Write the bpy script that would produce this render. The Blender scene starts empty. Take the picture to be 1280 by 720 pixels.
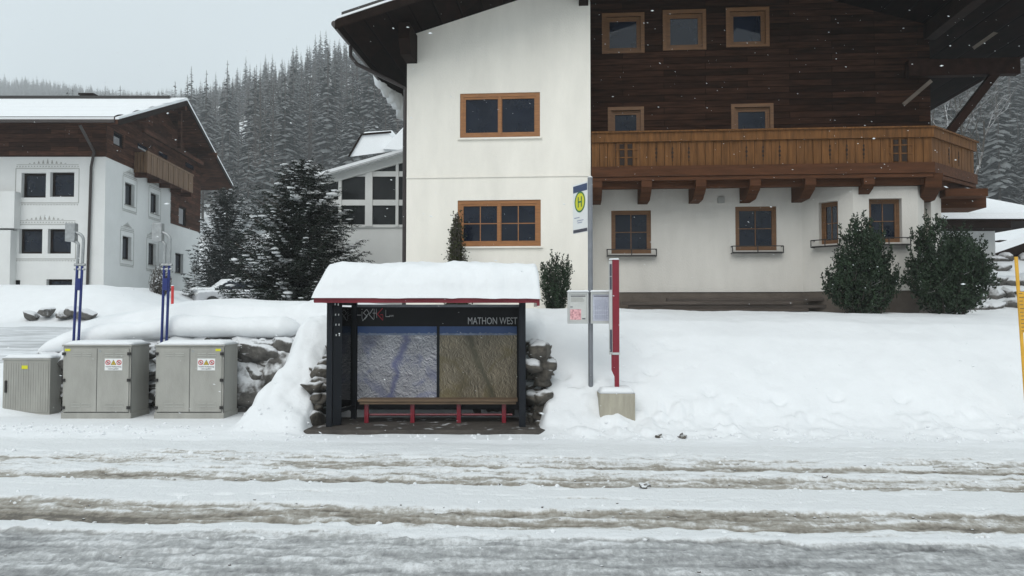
import bpy, math, random
import numpy as np
from mathutils import Vector, Matrix, noise as mnoise

random.seed(7)
RNG = np.random.default_rng(11)
R = math.radians
S = bpy.context.scene
COL = S.collection

# ------------------------------------------------------------------ camera
CZ, PITCH, F = 2.05, R(2.0), 1000.0
cam_d = bpy.data.cameras.new('camera')
cam = bpy.data.objects.new('camera', cam_d); COL.objects.link(cam)
cam.location = (0, 0, CZ); cam.rotation_euler = (R(90) + PITCH, 0, 0)
cam_d.sensor_width = 36; cam_d.lens = 36 * F / 1280; cam_d.clip_start = .05; cam_d.clip_end = 5000
S.camera = cam
# ------------------------------------------------------------------ world, sun, exposure
SUN_EL, SUN_AZ = 42, -165          # azimuth measured from +Y clockwise
w = bpy.data.worlds.new('World'); S.world = w; w.use_nodes = True
nt = w.node_tree; nt.nodes.clear()
sky = nt.nodes.new('ShaderNodeTexSky'); sky.sky_type = 'NISHITA'; sky.sun_disc = False
sky.sun_elevation = R(SUN_EL); sky.sun_rotation = R(SUN_AZ)
mx = nt.nodes.new('ShaderNodeMix'); mx.data_type = 'RGBA'; mx.inputs[0].default_value = .93
mx.inputs[7].default_value = (5.35, 6.0, 6.25, 1)
bg = nt.nodes.new('ShaderNodeBackground'); bg.inputs[1].default_value = .1
wo = nt.nodes.new('ShaderNodeOutputWorld')
nt.links.new(sky.outputs[0], mx.inputs[6]); nt.links.new(mx.outputs[2], bg.inputs[0]); nt.links.new(bg.outputs[0], wo.inputs[0])
sd = bpy.data.lights.new('sun', 'SUN'); sd.energy = 1.5; sd.angle = R(50); sd.color = (1, .97, .93)
so = bpy.data.objects.new('sun', sd); COL.objects.link(so)
az, el = R(SUN_AZ), R(SUN_EL)
so.rotation_euler = Vector((math.sin(az) * math.cos(el), math.cos(az) * math.cos(el), math.sin(el))).to_track_quat('Z', 'Y').to_euler()
S.view_settings.view_transform = 'Standard'; S.view_settings.look = 'None'
S.view_settings.exposure = 0.53; S.view_settings.gamma = 1; S.view_settings.use_curve_mapping = False
S.cycles.max_bounces = 6; S.cycles.diffuse_bounces = 3; S.cycles.glossy_bounces = 3
S.cycles.transparent_max_bounces = 8; S.cycles.volume_bounces = 1
S.cycles.use_denoising = True

# ------------------------------------------------------------------ helpers
def ray(px, py):
    a = (px - 640) / F; b = (360 - py) / F
    y = math.cos(PITCH) - math.sin(PITCH) * b; z = math.sin(PITCH) + math.cos(PITCH) * b
    return a / y, z / y
def W(px, py, Y):
    a, b = ray(px, py); return Vector((a * Y, Y, CZ + b * Y))
class Frame:
    def __init__(s, ox, oy, th): s.ox, s.oy, s.c, s.s, s.th = ox, oy, math.cos(th), math.sin(th), th
    def wld(s, u, v): return s.ox + s.c * u + s.s * v, s.oy - s.s * u + s.c * v
    def hit(s, px, py, P0, P1):
        "pixel -> (distance along the wall, height) on the vertical wall P0-P1 (frame coordinates)"
        a, b = ray(px, py)
        x0, y0 = s.wld(*P0); x1, y1 = s.wld(*P1)
        L = math.hypot(x1 - x0, y1 - y0); dx, dy = (x1 - x0) / L, (y1 - y0) / L
        # (a t, t) = (x0,y0)+q(dx,dy)
        t = (x0 * dy - y0 * dx) / (a * dy - dx)
        q = (a * t - x0) * dx + (t - y0) * dy
        return q, CZ + b * t
    def hv(s, px, py, v):
        q, z = s.hit(px, py, (0, v), (1, v)); return q, z

def vnoise(x, y, seed=0):
    x = np.asarray(x, float); y = np.asarray(y, float)
    xi = np.floor(x).astype(int); yi = np.floor(y).astype(int); fx = x - xi; fy = y - yi
    fx = fx * fx * (3 - 2 * fx); fy = fy * fy * (3 - 2 * fy)
    def h(i, j):
        n = (i * 374761393 + j * 668265263 + seed * 974634777) & 0xffffffff
        n = ((n ^ (n >> 13)) * 1274126177) & 0xffffffff
        return ((n ^ (n >> 16)) & 0xffff) / 65535.0
    return (h(xi, yi) * (1 - fx) + h(xi + 1, yi) * fx) * (1 - fy) + (h(xi, yi + 1) * (1 - fx) + h(xi + 1, yi + 1) * fx) * fy
def fbm(x, y, o=4, seed=0):
    t = 0; a = 1; n = 0
    for i in range(o):
        t = t + a * (vnoise(x * 2 ** i + 17.3 * i, y * 2 ** i - 9.1 * i, seed + i) - .5); n += a; a *= .5
    return t / n * 2
def sm(x, a, b):
    t = np.clip((np.asarray(x, float) - a) / (b - a), 0, 1); return t * t * (3 - 2 * t)

class MB:
    def __init__(s): s.v = []; s.f = []; s.m = []
    def face(s, pts, mi=0):
        n = len(s.v); s.v.extend(tuple(p) for p in pts); s.f.append(tuple(range(n, n + len(pts)))); s.m.append(mi)
    def raw(s, vs, fs, mi=0):
        n = len(s.v); s.v.extend(tuple(p) for p in vs); s.f.extend(tuple(i + n for i in f) for f in fs); s.m.extend([mi] * len(fs))
    def box(s, a, b, mi=0, Fm=None):
        x0, y0, z0 = a; x1, y1, z1 = b
        vs = [(x0, y0, z0), (x1, y0, z0), (x1, y1, z0), (x0, y1, z0), (x0, y0, z1), (x1, y0, z1), (x1, y1, z1), (x0, y1, z1)]
        if Fm: vs = [Fm(*p) for p in vs]
        s.raw(vs, [(0, 3, 2, 1), (4, 5, 6, 7), (0, 1, 5, 4), (1, 2, 6, 5), (2, 3, 7, 6), (3, 0, 4, 7)], mi)
    def prism(s, poly, y0, y1, mi=0, Fm=None):
        "poly in (x,z), extruded along y"
        n = len(poly)
        vs = [(p[0], y0, p[1]) for p in poly] + [(p[0], y1, p[1]) for p in poly]
        if Fm: vs = [Fm(*p) for p in vs]
        s.raw(vs, [tuple(range(n)), tuple(range(2 * n - 1, n - 1, -1))] + [(i, i + n, (i + 1) % n + n, (i + 1) % n) for i in range(n)], mi)
    def tube(s, pts, r, n=8, mi=0, cap=True):
        pts = [Vector(p) for p in pts]; rs = r if isinstance(r, (list, tuple)) else [r] * len(pts)
        vs = []; up = None
        for i, p in enumerate(pts):
            d = (pts[min(i + 1, len(pts) - 1)] - pts[max(i - 1, 0)]).normalized()
            if up is None: up = Vector((0, 0, 1)) if abs(d.z) < .9 else Vector((1, 0, 0))
            a = d.cross(up).normalized(); b = a.cross(d).normalized(); up = b
            for k in range(n):
                t = 2 * math.pi * k / n; vs.append(p + (a * math.cos(t) + b * math.sin(t)) * rs[i])
        fs = []
        for i in range(len(pts) - 1):
            for k in range(n):
                fs.append((i * n + k, i * n + (k + 1) % n, (i + 1) * n + (k + 1) % n, (i + 1) * n + k))
        if cap: fs += [tuple(range(n))[::-1], tuple(range((len(pts) - 1) * n, len(pts) * n))]
        s.raw(vs, fs, mi)
    def beam(s, a, b, w, h, mi=0):
        a = Vector(a); b = Vector(b); d = (b - a).normalized(); up = Vector((0, 0, 1)) if abs(d.z) < .95 else Vector((0, 1, 0))
        x = d.cross(up).normalized() * w / 2; y = x.normalized().cross(d).normalized() * h / 2
        vs = [p + q for p in (a, b) for q in (-x - y, x - y, x + y, -x + y)]
        s.raw(vs, [(3, 2, 1, 0), (4, 5, 6, 7), (0, 1, 5, 4), (1, 2, 6, 5), (2, 3, 7, 6), (3, 0, 4, 7)], mi)
    def blob(s, c, r, sub=2, amp=.2, fr=1.5, mi=0, seed=0, flat=0, sq=0, cuts=0):
        vs, fs = ICO[sub]; out = []; rc_ = random.Random(int(seed * 97) + 5)
        pl = [(Vector((rc_.gauss(0, 1), rc_.gauss(0, 1), rc_.gauss(0, .8))).normalized(), rc_.uniform(.62, .92)) for _ in range(cuts)]
        for v in vs:
            q = Vector(v); o = Vector((seed * 7.7, seed * 3.1, seed * 1.3))
            if sq:
                mxx = (abs(q.x) ** sq + abs(q.y) ** sq + abs(q.z) ** sq) ** (1 / sq); q = q / mxx
            k = 1 + amp * mnoise.noise(q * fr + o) * 1.6 + amp * .5 * mnoise.noise(q * fr * 2.3 + o)
            if flat: k = min(k, 1 - flat * .15 + .1 * mnoise.cell(q * 1.2 + o))
            q = q * k
            for n_, d_ in pl:
                t_ = q.dot(n_) - d_
                if t_ > 0: q = q - n_ * t_ * .92
            k = 1 + (.05 * mnoise.noise(q * 5 + o) if cuts else 0)
            out.append((c[0] + q.x * r[0] * k, c[1] + q.y * r[1] * k, c[2] + q.z * r[2] * k))
        s.raw(out, fs, mi)
    def build(s, name, mats, parent=None, smooth=False, loc=None, bevel=0, auto=None):
        me = bpy.data.meshes.new(name); me.from_pydata(s.v, [], s.f)
        if not isinstance(mats, (list, tuple)): mats = [mats]
        for m in mats: me.materials.append(m)
        if len(mats) > 1: me.polygons.foreach_set('material_index', s.m)
        if smooth: me.polygons.foreach_set('use_smooth', [True] * len(s.f))
        me.update()
        o = bpy.data.objects.new(name, me); COL.objects.link(o)
        if parent: o.parent = parent
        if loc is not None: o.location = loc
        if bevel:
            b = o.modifiers.new('bevel', 'BEVEL'); b.width = bevel; b.segments = 2; b.limit_method = 'ANGLE'; b.angle_limit = R(40)
        return o
import bmesh
ICO = {}
for _s in (1, 2, 3, 4):
    _b = bmesh.new(); bmesh.ops.create_icosphere(_b, subdivisions=_s, radius=1)
    ICO[_s] = ([tuple(v.co) for v in _b.verts], [tuple(v.index for v in f.verts) for f in _b.faces]); _b.free()

def tag(o, label=None, cat=None, group=None, kind=None):
    if label: o['label'] = label
    if cat: o['category'] = cat
    if group: o['group'] = group
    if kind: o['kind'] = kind
    return o
def empty(name, loc, label, cat, rz=0, group=None):
    o = bpy.data.objects.new(name, None); COL.objects.link(o); o.location = loc; o.rotation_euler = (0, 0, rz)
    o.empty_display_size = .3
    return tag(o, label, cat, group)
def rebase(o, loc):
    "move a single-mesh thing's origin to loc without moving the mesh"
    o.data.transform(Matrix.Translation(-Vector(loc))); o.location = loc; return o
def copy_tree(o, parent=None):
    c = o.copy(); COL.objects.link(c); c.parent = parent
    for ch in list(o.children): copy_tree(ch, c)
    return c
def text(body, name, m, parent, cx, cy, z, width, height, bold=.0, rot=(R(90), 0, 0), x0=None):
    cu = bpy.data.curves.new(name, 'FONT'); cu.body = body; cu.offset = bold; cu.extrude = .002; cu.resolution_u = 3
    t = bpy.data.objects.new(name, cu); COL.objects.link(t); bpy.context.view_layer.update()
    me = bpy.data.meshes.new_from_object(t.evaluated_get(bpy.context.evaluated_depsgraph_get()))
    bpy.data.objects.remove(t)
    co = np.array([v.co for v in me.vertices]); lo, hi = co.min(0), co.max(0)
    k = np.array([width / (hi[0] - lo[0]), height / (hi[1] - lo[1]), 1])
    co = (co - [(lo[0] + hi[0]) / 2, (lo[1] + hi[1]) / 2, 0]) * k
    me.vertices.foreach_set('co', co.ravel()); me.update(); me.materials.clear(); me.materials.append(m)
    o = bpy.data.objects.new(name, me); COL.objects.link(o); o.parent = parent; o.location = (cx, cy, z); o.rotation_euler = rot
    return o

# ------------------------------------------------------------------ materials
def mat(name, col, rough=.7, var=.15, scale=3., bump=0., bscale=40., stretch=(1, 1, 1), snow=0., snowlo=.35, snowhi=.75, metal=0., spec=.5, snscale=6., col2=None, coat=0):
    m = bpy.data.materials.new(name); m.use_nodes = True; t = m.node_tree; n = t.nodes; L = t.links
    p = n['Principled BSDF']; p.inputs['Roughness'].default_value = rough; p.inputs['Metallic'].default_value = metal
    p.inputs['Specular IOR Level'].default_value = spec
    if coat: p.inputs['Coat Weight'].default_value = coat
    tc = n.new('ShaderNodeTexCoord'); mp = n.new('ShaderNodeMapping'); mp.inputs['Scale'].default_value = stretch
    L.new(tc.outputs['Object'], mp.inputs[0])
    nz = n.new('ShaderNodeTexNoise'); nz.inputs['Scale'].default_value = scale; nz.inputs['Detail'].default_value = 6; nz.inputs['Roughness'].default_value = .65
    L.new(mp.outputs[0], nz.inputs[0])
    r = n.new('ShaderNodeValToRGB'); r.color_ramp.elements[0].position = .3; r.color_ramp.elements[1].position = .7
    a = [max(0, c * (1 - var)) for c in col]; b = [min(1, c * (1 + var)) for c in (col2 or col)]
    r.color_ramp.elements[0].color = (*a, 1); r.color_ramp.elements[1].color = (*b, 1)
    L.new(nz.outputs[0], r.inputs[0]); out = r.outputs[0]
    if snow:
        g = n.new('ShaderNodeNewGeometry'); sx = n.new('ShaderNodeSeparateXYZ'); L.new(g.outputs['Normal'], sx.inputs[0])
        n2 = n.new('ShaderNodeTexNoise'); n2.inputs['Scale'].default_value = snscale; n2.inputs['Detail'].default_value = 5; L.new(tc.outputs['Object'], n2.inputs[0])
        ad = n.new('ShaderNodeMath'); ad.operation = 'MULTIPLY_ADD'; ad.inputs[1].default_value = .9; L.new(n2.outputs[0], ad.inputs[0]); L.new(sx.outputs[2], ad.inputs[2])
        mr = n.new('ShaderNodeMapRange'); mr.inputs[1].default_value = snowlo + .45; mr.inputs[2].default_value = snowhi + .45; mr.inputs[4].default_value = snow
        L.new(ad.outputs[0], mr.inputs[0])
        mm = n.new('ShaderNodeMix'); mm.data_type = 'RGBA'; mm.inputs[7].default_value = (.76, .78, .80, 1)
        L.new(mr.outputs[0], mm.inputs[0]); L.new(out, mm.inputs[6]); out = mm.outputs[2]
    L.new(out, p.inputs['Base Color'])
    if bump:
        nb = n.new('ShaderNodeTexNoise'); nb.inputs['Scale'].default_value = bscale; nb.inputs['Detail'].default_value = 5; L.new(mp.outputs[0], nb.inputs[0])
        bu = n.new('ShaderNodeBump'); bu.inputs['Strength'].default_value = bump; bu.inputs['Distance'].default_value = .02
        L.new(nb.outputs[0], bu.inputs['Height']); L.new(bu.outputs[0], p.inputs['Normal'])
    return m
SNOW = (.765, .785, .80)
M = {}
M['snow'] = mat('snow', SNOW, .75, .03, 2, .35, 14)
M['snow_soft'] = mat('snow_soft', SNOW, .75, .02, 3, .4, 11)
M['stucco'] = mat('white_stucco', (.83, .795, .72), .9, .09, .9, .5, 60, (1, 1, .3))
M['stucco_shaded'] = mat('shaded_bay_stucco', (.61, .585, .54), .9, .10, 1.0, .5, 60, (1, 1, .3))  # same white stucco as the wing, recess shade put into the colour
M['stucco_cool'] = mat('cool_stucco', (.66, .67, .66), .9, .05, .8, .4, 40)
M['plinth'] = mat('plinth_render', (.12, .098, .08), .9, .2, 3, .4, 30)
M['oak'] = mat('window_oak', (.29, .12, .034), .45, .25, 3, .15, 30, (1, 1, 8))
M['oak_dark'] = mat('dark_window_oak', (.145, .066, .022), .55, .3, 3, .2, 30, (1, 1, 8))  # darker oak tone for the timber storey and bay windows
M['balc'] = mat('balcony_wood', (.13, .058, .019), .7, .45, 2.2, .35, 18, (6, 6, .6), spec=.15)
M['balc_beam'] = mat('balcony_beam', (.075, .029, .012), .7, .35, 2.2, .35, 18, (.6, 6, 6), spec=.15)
M['dark_wood'] = mat('dark_beam', (.02, .009, .006), .8, .4, 2.2, .3, 20, (2, 2, 2), spec=.1)
M['black_wood'] = mat('black_brown_wood', (.014, .008, .006), .8, .4, 3, .3, 20, spec=.1)
M['glass'] = mat('window_glass', (.008, .012, .022), .03, .3, 1.2, .02, 2, spec=.5)
M['glass2'] = mat('conservatory_glass', (.02, .022, .023), .06, .4, 1.0, .02, 2, spec=.4)
M['whiteframe'] = mat('white_frame', (.62, .63, .62), .5, .05)
M['iron'] = mat('black_iron', (.015, .013, .012), .5, .2)
M['gutter'] = mat('brown_gutter', (.03, .022, .02), .4, .2, spec=.5)
M['black'] = mat('black_metal', (.006, .008, .012), .45, .3, 4, spec=.25)
M['blackboard'] = mat('black_board', (.008, .008, .010), .35, .3, 2, spec=.2)
M['red'] = mat('red_paint', (.20, .005, .018), .35, .12, 3, coat=.2)
M['blue'] = mat('blue_paint', (.010, .022, .14), .4, .15, 3)
M['galv'] = mat('galvanised_steel', (.33, .345, .35), .45, .2, 12, metal=.5)
M['post'] = mat('grey_post', (.20, .21, .23), .45, .15, 6, metal=.3)
M['cab'] = mat('cabinet_polyester', (.31, .307, .278), .6, .12, 2.5, .15, 50, (1, 1, .35), col2=(.33, .325, .297))
M['cab_side'] = M['cab']
M['cab_line'] = mat('cabinet_gap', (.10, .10, .095), .8, .1)
M['cab_hi'] = mat('cabinet_louvre', (.40, .40, .37), .5, .05)
M['white'] = mat('white_plate', (.74, .75, .74), .5, .03)
M['case'] = mat('aluminium_case', (.52, .53, .52), .4, .08, metal=.2)
M['paper'] = mat('timetable_paper', (.50, .52, .60), .8, .1, 30)
M['paper2'] = mat('notice_paper', (.55, .56, .54), .8, .06, 20)
M['ink'] = mat('dark_ink', (.05, .05, .07), .6, .1)
M['midink'] = mat('grey_ink', (.3, .32, .42), .7, .1)
M['rose'] = mat('rose_print', (.55, .14, .17), .6, .5, 25, col2=(.8, .4, .42))
M['yellow'] = mat('sign_yellow', (.62, .60, .02), .5, .08)
M['snowpole'] = mat('snow_pole_yellow', (.66, .36, .03), .55, .15, 5, snow=.5)
M['green'] = mat('sign_green', (.02, .14, .05), .5, .1)
M['navy'] = mat('sign_navy', (.03, .05, .12), .5, .1)
M['warn_red'] = mat('warning_red', (.5, .03, .04), .5, .1)
M['warn_yel'] = mat('warning_yellow', (.55, .40, .02), .5, .1)
M['concrete'] = mat('concrete', (.36, .335, .27), .9, .18, 3, .4, 30, (3, 3, .5))
M['slab'] = mat('shelter_slab', (.055, .047, .04), .8, .4, 3, .5, 20, snow=.85, snowlo=1.10, snowhi=1.2, snscale=5)
M['bench'] = mat('bench_wood', (.15, .10, .06), .7, .35, 4, .3, 20, (.5, 6, 6))
M['lettering'] = mat('silver_lettering', (.55, .55, .56), .5, .03)
M['logo_red'] = mat('logo_red', (.5, .02, .04), .5, .05)
M['rock'] = mat('rock', (.105, .10, .092), .9, .6, 5, 1., 12, snow=.88, snowlo=.12, snowhi=.5, snscale=9)
M['rock_bare'] = mat('bare_rock', (.075, .067, .056), .9, .7, 6, 1., 14, snow=.85, snowlo=.45, snowhi=.8, snscale=5)
M['bark'] = mat('bark', (.06, .05, .042), .9, .3, 8, .5, 30, snow=.8, snowlo=.35, snowhi=.6)
M['twig'] = mat('snowy_twigs', (.075, .068, .06), .9, .3, 8, snow=.55, snowlo=.2, snowhi=.6)
M['needle'] = mat('spruce_needles', (.016, .024, .017), .75, .5, 2.2, snow=.25, snowlo=.85, snowhi=1.0, snscale=2.6, spec=.2)
M['needle_dark'] = mat('dark_pine_needles', (.012, .020, .016), .75, .4, 2.2, snow=.3, snowlo=.85, snowhi=1.0, snscale=2.6, spec=.2)
M['yew'] = mat('yew_leaves', (.018, .034, .016), .6, .6, 3, spec=.3)
M['thuja'] = mat('thuja_leaves', (.03, .034, .012), .7, .5, 4, spec=.2)
M['hill_spruce'] = mat('hill_spruce', (.028, .036, .033), .9, .5, .12, snow=.26, snowlo=.0, snowhi=1.2, snscale=.5, spec=.1)
M['hill_larch'] = mat('hill_larch', (.085, .076, .068), .9, .3, .12, snow=.25, snowlo=.0, snowhi=1.2, snscale=.5, spec=.1)
M['car'] = mat('car_paint', (.45, .46, .48), .35, .06, snow=.9, snowlo=.1, snowhi=.4)
M['tyre'] = mat('tyre', (.02, .02, .02), .8, .2)
M['trim'] = mat('painted_ornament', (.33, .33, .31), .9, .1)
M['red_post'] = mat('red_marker', (.55, .03, .03), .5, .1)
M['carved'] = mat('cutout_shade', (.018, .009, .005), .9, .2)  # dark tone painting the shade inside the balcony openings
M['cabgrey'] = mat('kerb_timber', (.07, .055, .045), .8, .4, 2, .4, 20, (.4, 5, 5))

def siding(name, col, bw=1.1, rh=.17, mort=.3, axis='x'):
    m = bpy.data.materials.new(name); m.use_nodes = True; t = m.node_tree; n = t.nodes; L = t.links; p = n['Principled BSDF']
    p.inputs['Roughness'].default_value = .85; p.inputs['Specular IOR Level'].default_value = .08
    tc = n.new('ShaderNodeTexCoord'); sx = n.new('ShaderNodeSeparateXYZ'); cb = n.new('ShaderNodeCombineXYZ')
    L.new(tc.outputs['Object'], sx.inputs[0])
    ad = n.new('ShaderNodeMath'); L.new(sx.outputs[0], ad.inputs[0]); L.new(sx.outputs[1], ad.inputs[1])
    L.new(ad.outputs[0], cb.inputs[0]); L.new(sx.outputs[2], cb.inputs[1])
    b = n.new('ShaderNodeTexBrick'); L.new(cb.outputs[0], b.inputs[0]); b.inputs['Scale'].default_value = 1
    b.inputs['Brick Width'].default_value = bw; b.inputs['Row Height'].default_value = rh; b.inputs['Mortar Size'].default_value = .008; b.inputs['Mortar Smooth'].default_value = .6
    b.inputs['Color1'].default_value = (*[c * .6 for c in col], 1); b.inputs['Color2'].default_value = (*[c * 1.5 for c in col], 1); b.inputs['Mortar'].default_value = (*[c * mort for c in col], 1)
    nz = n.new('ShaderNodeTexNoise'); nz.inputs['Scale'].default_value = 2.; nz.inputs['Detail'].default_value = 7
    mp = n.new('ShaderNodeMapping'); mp.inputs['Scale'].default_value = (1, 1, 9); L.new(tc.outputs['Object'], mp.inputs[0]); L.new(mp.outputs[0], nz.inputs[0])
    mr = n.new('ShaderNodeMapRange'); mr.inputs[1].default_value = .3; mr.inputs[2].default_value = .7; mr.inputs[3].default_value = .55; mr.inputs[4].default_value = 1.5; L.new(nz.outputs[0], mr.inputs[0])
    mm = n.new('ShaderNodeMix'); mm.data_type = 'RGBA'; mm.blend_type = 'MULTIPLY'; mm.inputs[0].default_value = 1
    L.new(b.outputs[0], mm.inputs[6]); L.new(mr.outputs[0], mm.inputs[7]); L.new(mm.outputs[2], p.inputs['Base Color'])
    bu = n.new('ShaderNodeBump'); bu.inputs['Strength'].default_value = .8; bu.inputs['Distance'].default_value = .02; bu.invert = True
    L.new(b.outputs[1], bu.inputs['Height']); L.new(bu.outputs[0], p.inputs['Normal'])
    return m
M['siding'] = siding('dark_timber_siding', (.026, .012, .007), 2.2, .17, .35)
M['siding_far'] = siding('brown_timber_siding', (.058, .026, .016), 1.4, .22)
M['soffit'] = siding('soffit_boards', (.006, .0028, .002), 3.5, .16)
M['balc_far'] = mat('pale_balcony_wood', (.15, .085, .042), .7, .4, 2, .2, 20, (6, 6, .5))

# road: wheel tracks of slush between ridges of snow; "cover" says how much snow lies on the slush
COVER = [(5.0, .55), (6.0, .46), (6.4, .42), (6.75, .44), (7.0, .46), (7.08, .32), (7.16, .5), (7.45, .55), (7.6, .98), (7.75, .85), (7.93, .38), (8.3, .33), (8.6, .38), (8.78, 1.05), (9.7, 1.05), (9.84, .36), (10.25, .46), (10.5, .80), (10.8, .80), (11.0, .36), (11.3, .74), (11.6, .66), (12.0, 1.0), (14, 1.08)]
def cover(x, y):
    r = y + .07 * x + .16 * fbm(x * .3, y * .3, 3, 12) + .05 * fbm(x * 1.4, y * 1.4, 3, 13)
    c = np.interp(r, [a for a, b in COVER], [b for a, b in COVER])
    edge = 1 - .55 * sm(c, .9, 1.05)
    c = c + edge * (.5 * fbm(x * .45, r * 9, 4, 14) + .30 * fbm(x * 2.2, r * 6, 4, 15) + .22 * fbm(x * 8, r * 16, 3, 16))
    r2 = y + .11 * x + .1 * fbm(x * .3, y * .3, 2, 19)          # tracks crossing at a slight angle
    for q, wd, d in ((9.15, .035, .25), (7.9, .04, .2), (6.3, .05, -.25), (11.7, .05, .35), (10.5, .04, .25)):
        c = c - d * np.exp(-((r2 - q) / wd) ** 2) * (.5 + .5 * sm(fbm(x * .4, y * .1, 2, int(q * 10)), -.1, .3))
    c = c + (.42 - c) * .35 * (1 - sm(r, 7.2, 7.5))
    return np.clip(c, 0, 1.15), r
def road_mat():
    m = bpy.data.materials.new('slushy_road'); m.use_nodes = True; t = m.node_tree; n = t.nodes; L = t.links; p = n['Principled BSDF']
    p.inputs['Roughness'].default_value = .6
    tc = n.new('ShaderNodeTexCoord')
    def math_(op, a, b=None, c=None):
        q = n.new('ShaderNodeMath'); q.operation = op
        for i, k in enumerate((a, b, c)):
            if k is None: continue
            if isinstance(k, (int, float)): q.inputs[i].default_value = k
            else: L.new(k, q.inputs[i])
        return q.outputs[0]
    def noise(sc, st, det=6, rg=.6):
        mp = n.new('ShaderNodeMapping'); mp.inputs['Scale'].default_value = st; L.new(tc.outputs['Object'], mp.inputs[0])
        q = n.new('ShaderNodeTexNoise'); q.inputs['Scale'].default_value = sc; q.inputs['Detail'].default_value = det; q.inputs['Roughness'].default_value = rg; L.new(mp.outputs[0], q.inputs[0]); return q.outputs[0]
    at = n.new('ShaderNodeAttribute'); at.attribute_name = 'cover'; sp = n.new('ShaderNodeSeparateColor'); L.new(at.outputs['Color'], sp.inputs[0])
    f1 = noise(16, (1, .55, 1), 6, .75); f2 = noise(2.5, (.3, 2.2, 1), 7, .75)
    c = math_('ADD', sp.outputs[0], math_('MULTIPLY_ADD', f1, 1.1, -.55)); c = math_('ADD', c, math_('MULTIPLY_ADD', f2, .5, -.25))
    def ramp(stops):
        cr = n.new('ShaderNodeValToRGB'); L.new(c, cr.inputs[0]); el = cr.color_ramp.elements
        el[0].position = stops[0][0]; el[0].color = (*stops[0][1], 1); el[1].position = stops[-1][0]; el[1].color = (*stops[-1][1], 1)
        for s_, k in stops[1:-1]: e = el.new(s_); e.color = (*k, 1)
        return cr.outputs[0]
    A = ramp([(.0, (.12, .105, .085)), (.22, (.26, .235, .195)), (.45, (.40, .38, .34)), (.62, (.66, .66, .65)), (.80, (.78, .80, .81))])
    B = ramp([(.0, (.12, .12, .12)), (.22, (.25, .255, .258)), (.45, (.41, .418, .42)), (.62, (.62, .63, .635)), (.80, (.78, .80, .815))])
    mm = n.new('ShaderNodeMix'); mm.data_type = 'RGBA'; L.new(sp.outputs[1], mm.inputs[0]); L.new(A, mm.inputs[6]); L.new(B, mm.inputs[7]); L.new(mm.outputs[2], p.inputs['Base Color'])
    bu = n.new('ShaderNodeBump'); bu.inputs['Strength'].default_value = .8; bu.inputs['Distance'].default_value = .035
    L.new(math_('ADD', f1, math_('MULTIPLY', f2, .6)), bu.inputs['Height']); L.new(bu.outputs[0], p.inputs['Normal'])
    return m
M['road'] = road_mat()

# ------------------------------------------------------------------ ground height
TX = [(-20, .9), (-14, .75), (-12.5, .95), (-11, 1.3), (-9.6, 1.85), (-8.6, 2.15), (-7, 2.40), (-3.8, 2.36), (-3, 2.3), (.5, 2.2), (3, 2.18), (11.5, 2.07), (20, 2.05)]
def T(x): return np.interp(x, [a for a, b in TX], [b for a, b in TX])
def prof(y, pts): return np.interp(y, [a for a, b in pts], [b for a, b in pts])
P_right = [(13.5, 0), (14.1, .06), (14.5, .17), (14.9, .33), (15.5, .55), (16.1, .74), (16.8, .89), (17.5, .965), (18.4, 1)]
P_wall = [(16.2, 0), (16.66, .04), (16.74, .66), (16.8, .79), (17.0, .90), (17.4, .965), (18.2, 1)]
P_left = [(15.5, 0), (16.5, .25), (17.5, .62), (18.6, .9), (20, 1)]
P_heap = [(13.8, 0), (14.3, .12), (14.9, .33), (15.6, .55), (16.4, .78), (17.1, .93), (18, 1)]
P_rec = [(15.75, 0), (15.85, .70), (16.0, .78), (16.5, .9), (17.5, 1)]
def G(x, y):
    x = np.asarray(x, float); y = np.asarray(y, float)
    "terrain behind the front bank"
    road = 1.0 + .07 * (y - 20)
    mid = 2.15 + .012 * (y - 20)
    z = road + (mid - road) * sm(x, -11.5, -9)
    plat = 3.42 + (y - 40) * .0 - 1.0 * sm(x, -18, -14.5)
    z = z + (np.maximum(plat, z) - z) * sm(y, 31.0 + 0 * x, 34.5) * (1 - sm(x, -6, 0))
    z = z + (.06 * fbm((x + .5 * y) * .3, (y - .35 * x) * 1.6, 3, 66)) * (1 - sm(x, -11.5, -10))
    z = z + sm(x, 11.3, 14) * sm(y, 20.5, 29) * 1.9
    z = z + sm(y, 60, 115) * 3
    return z
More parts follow.
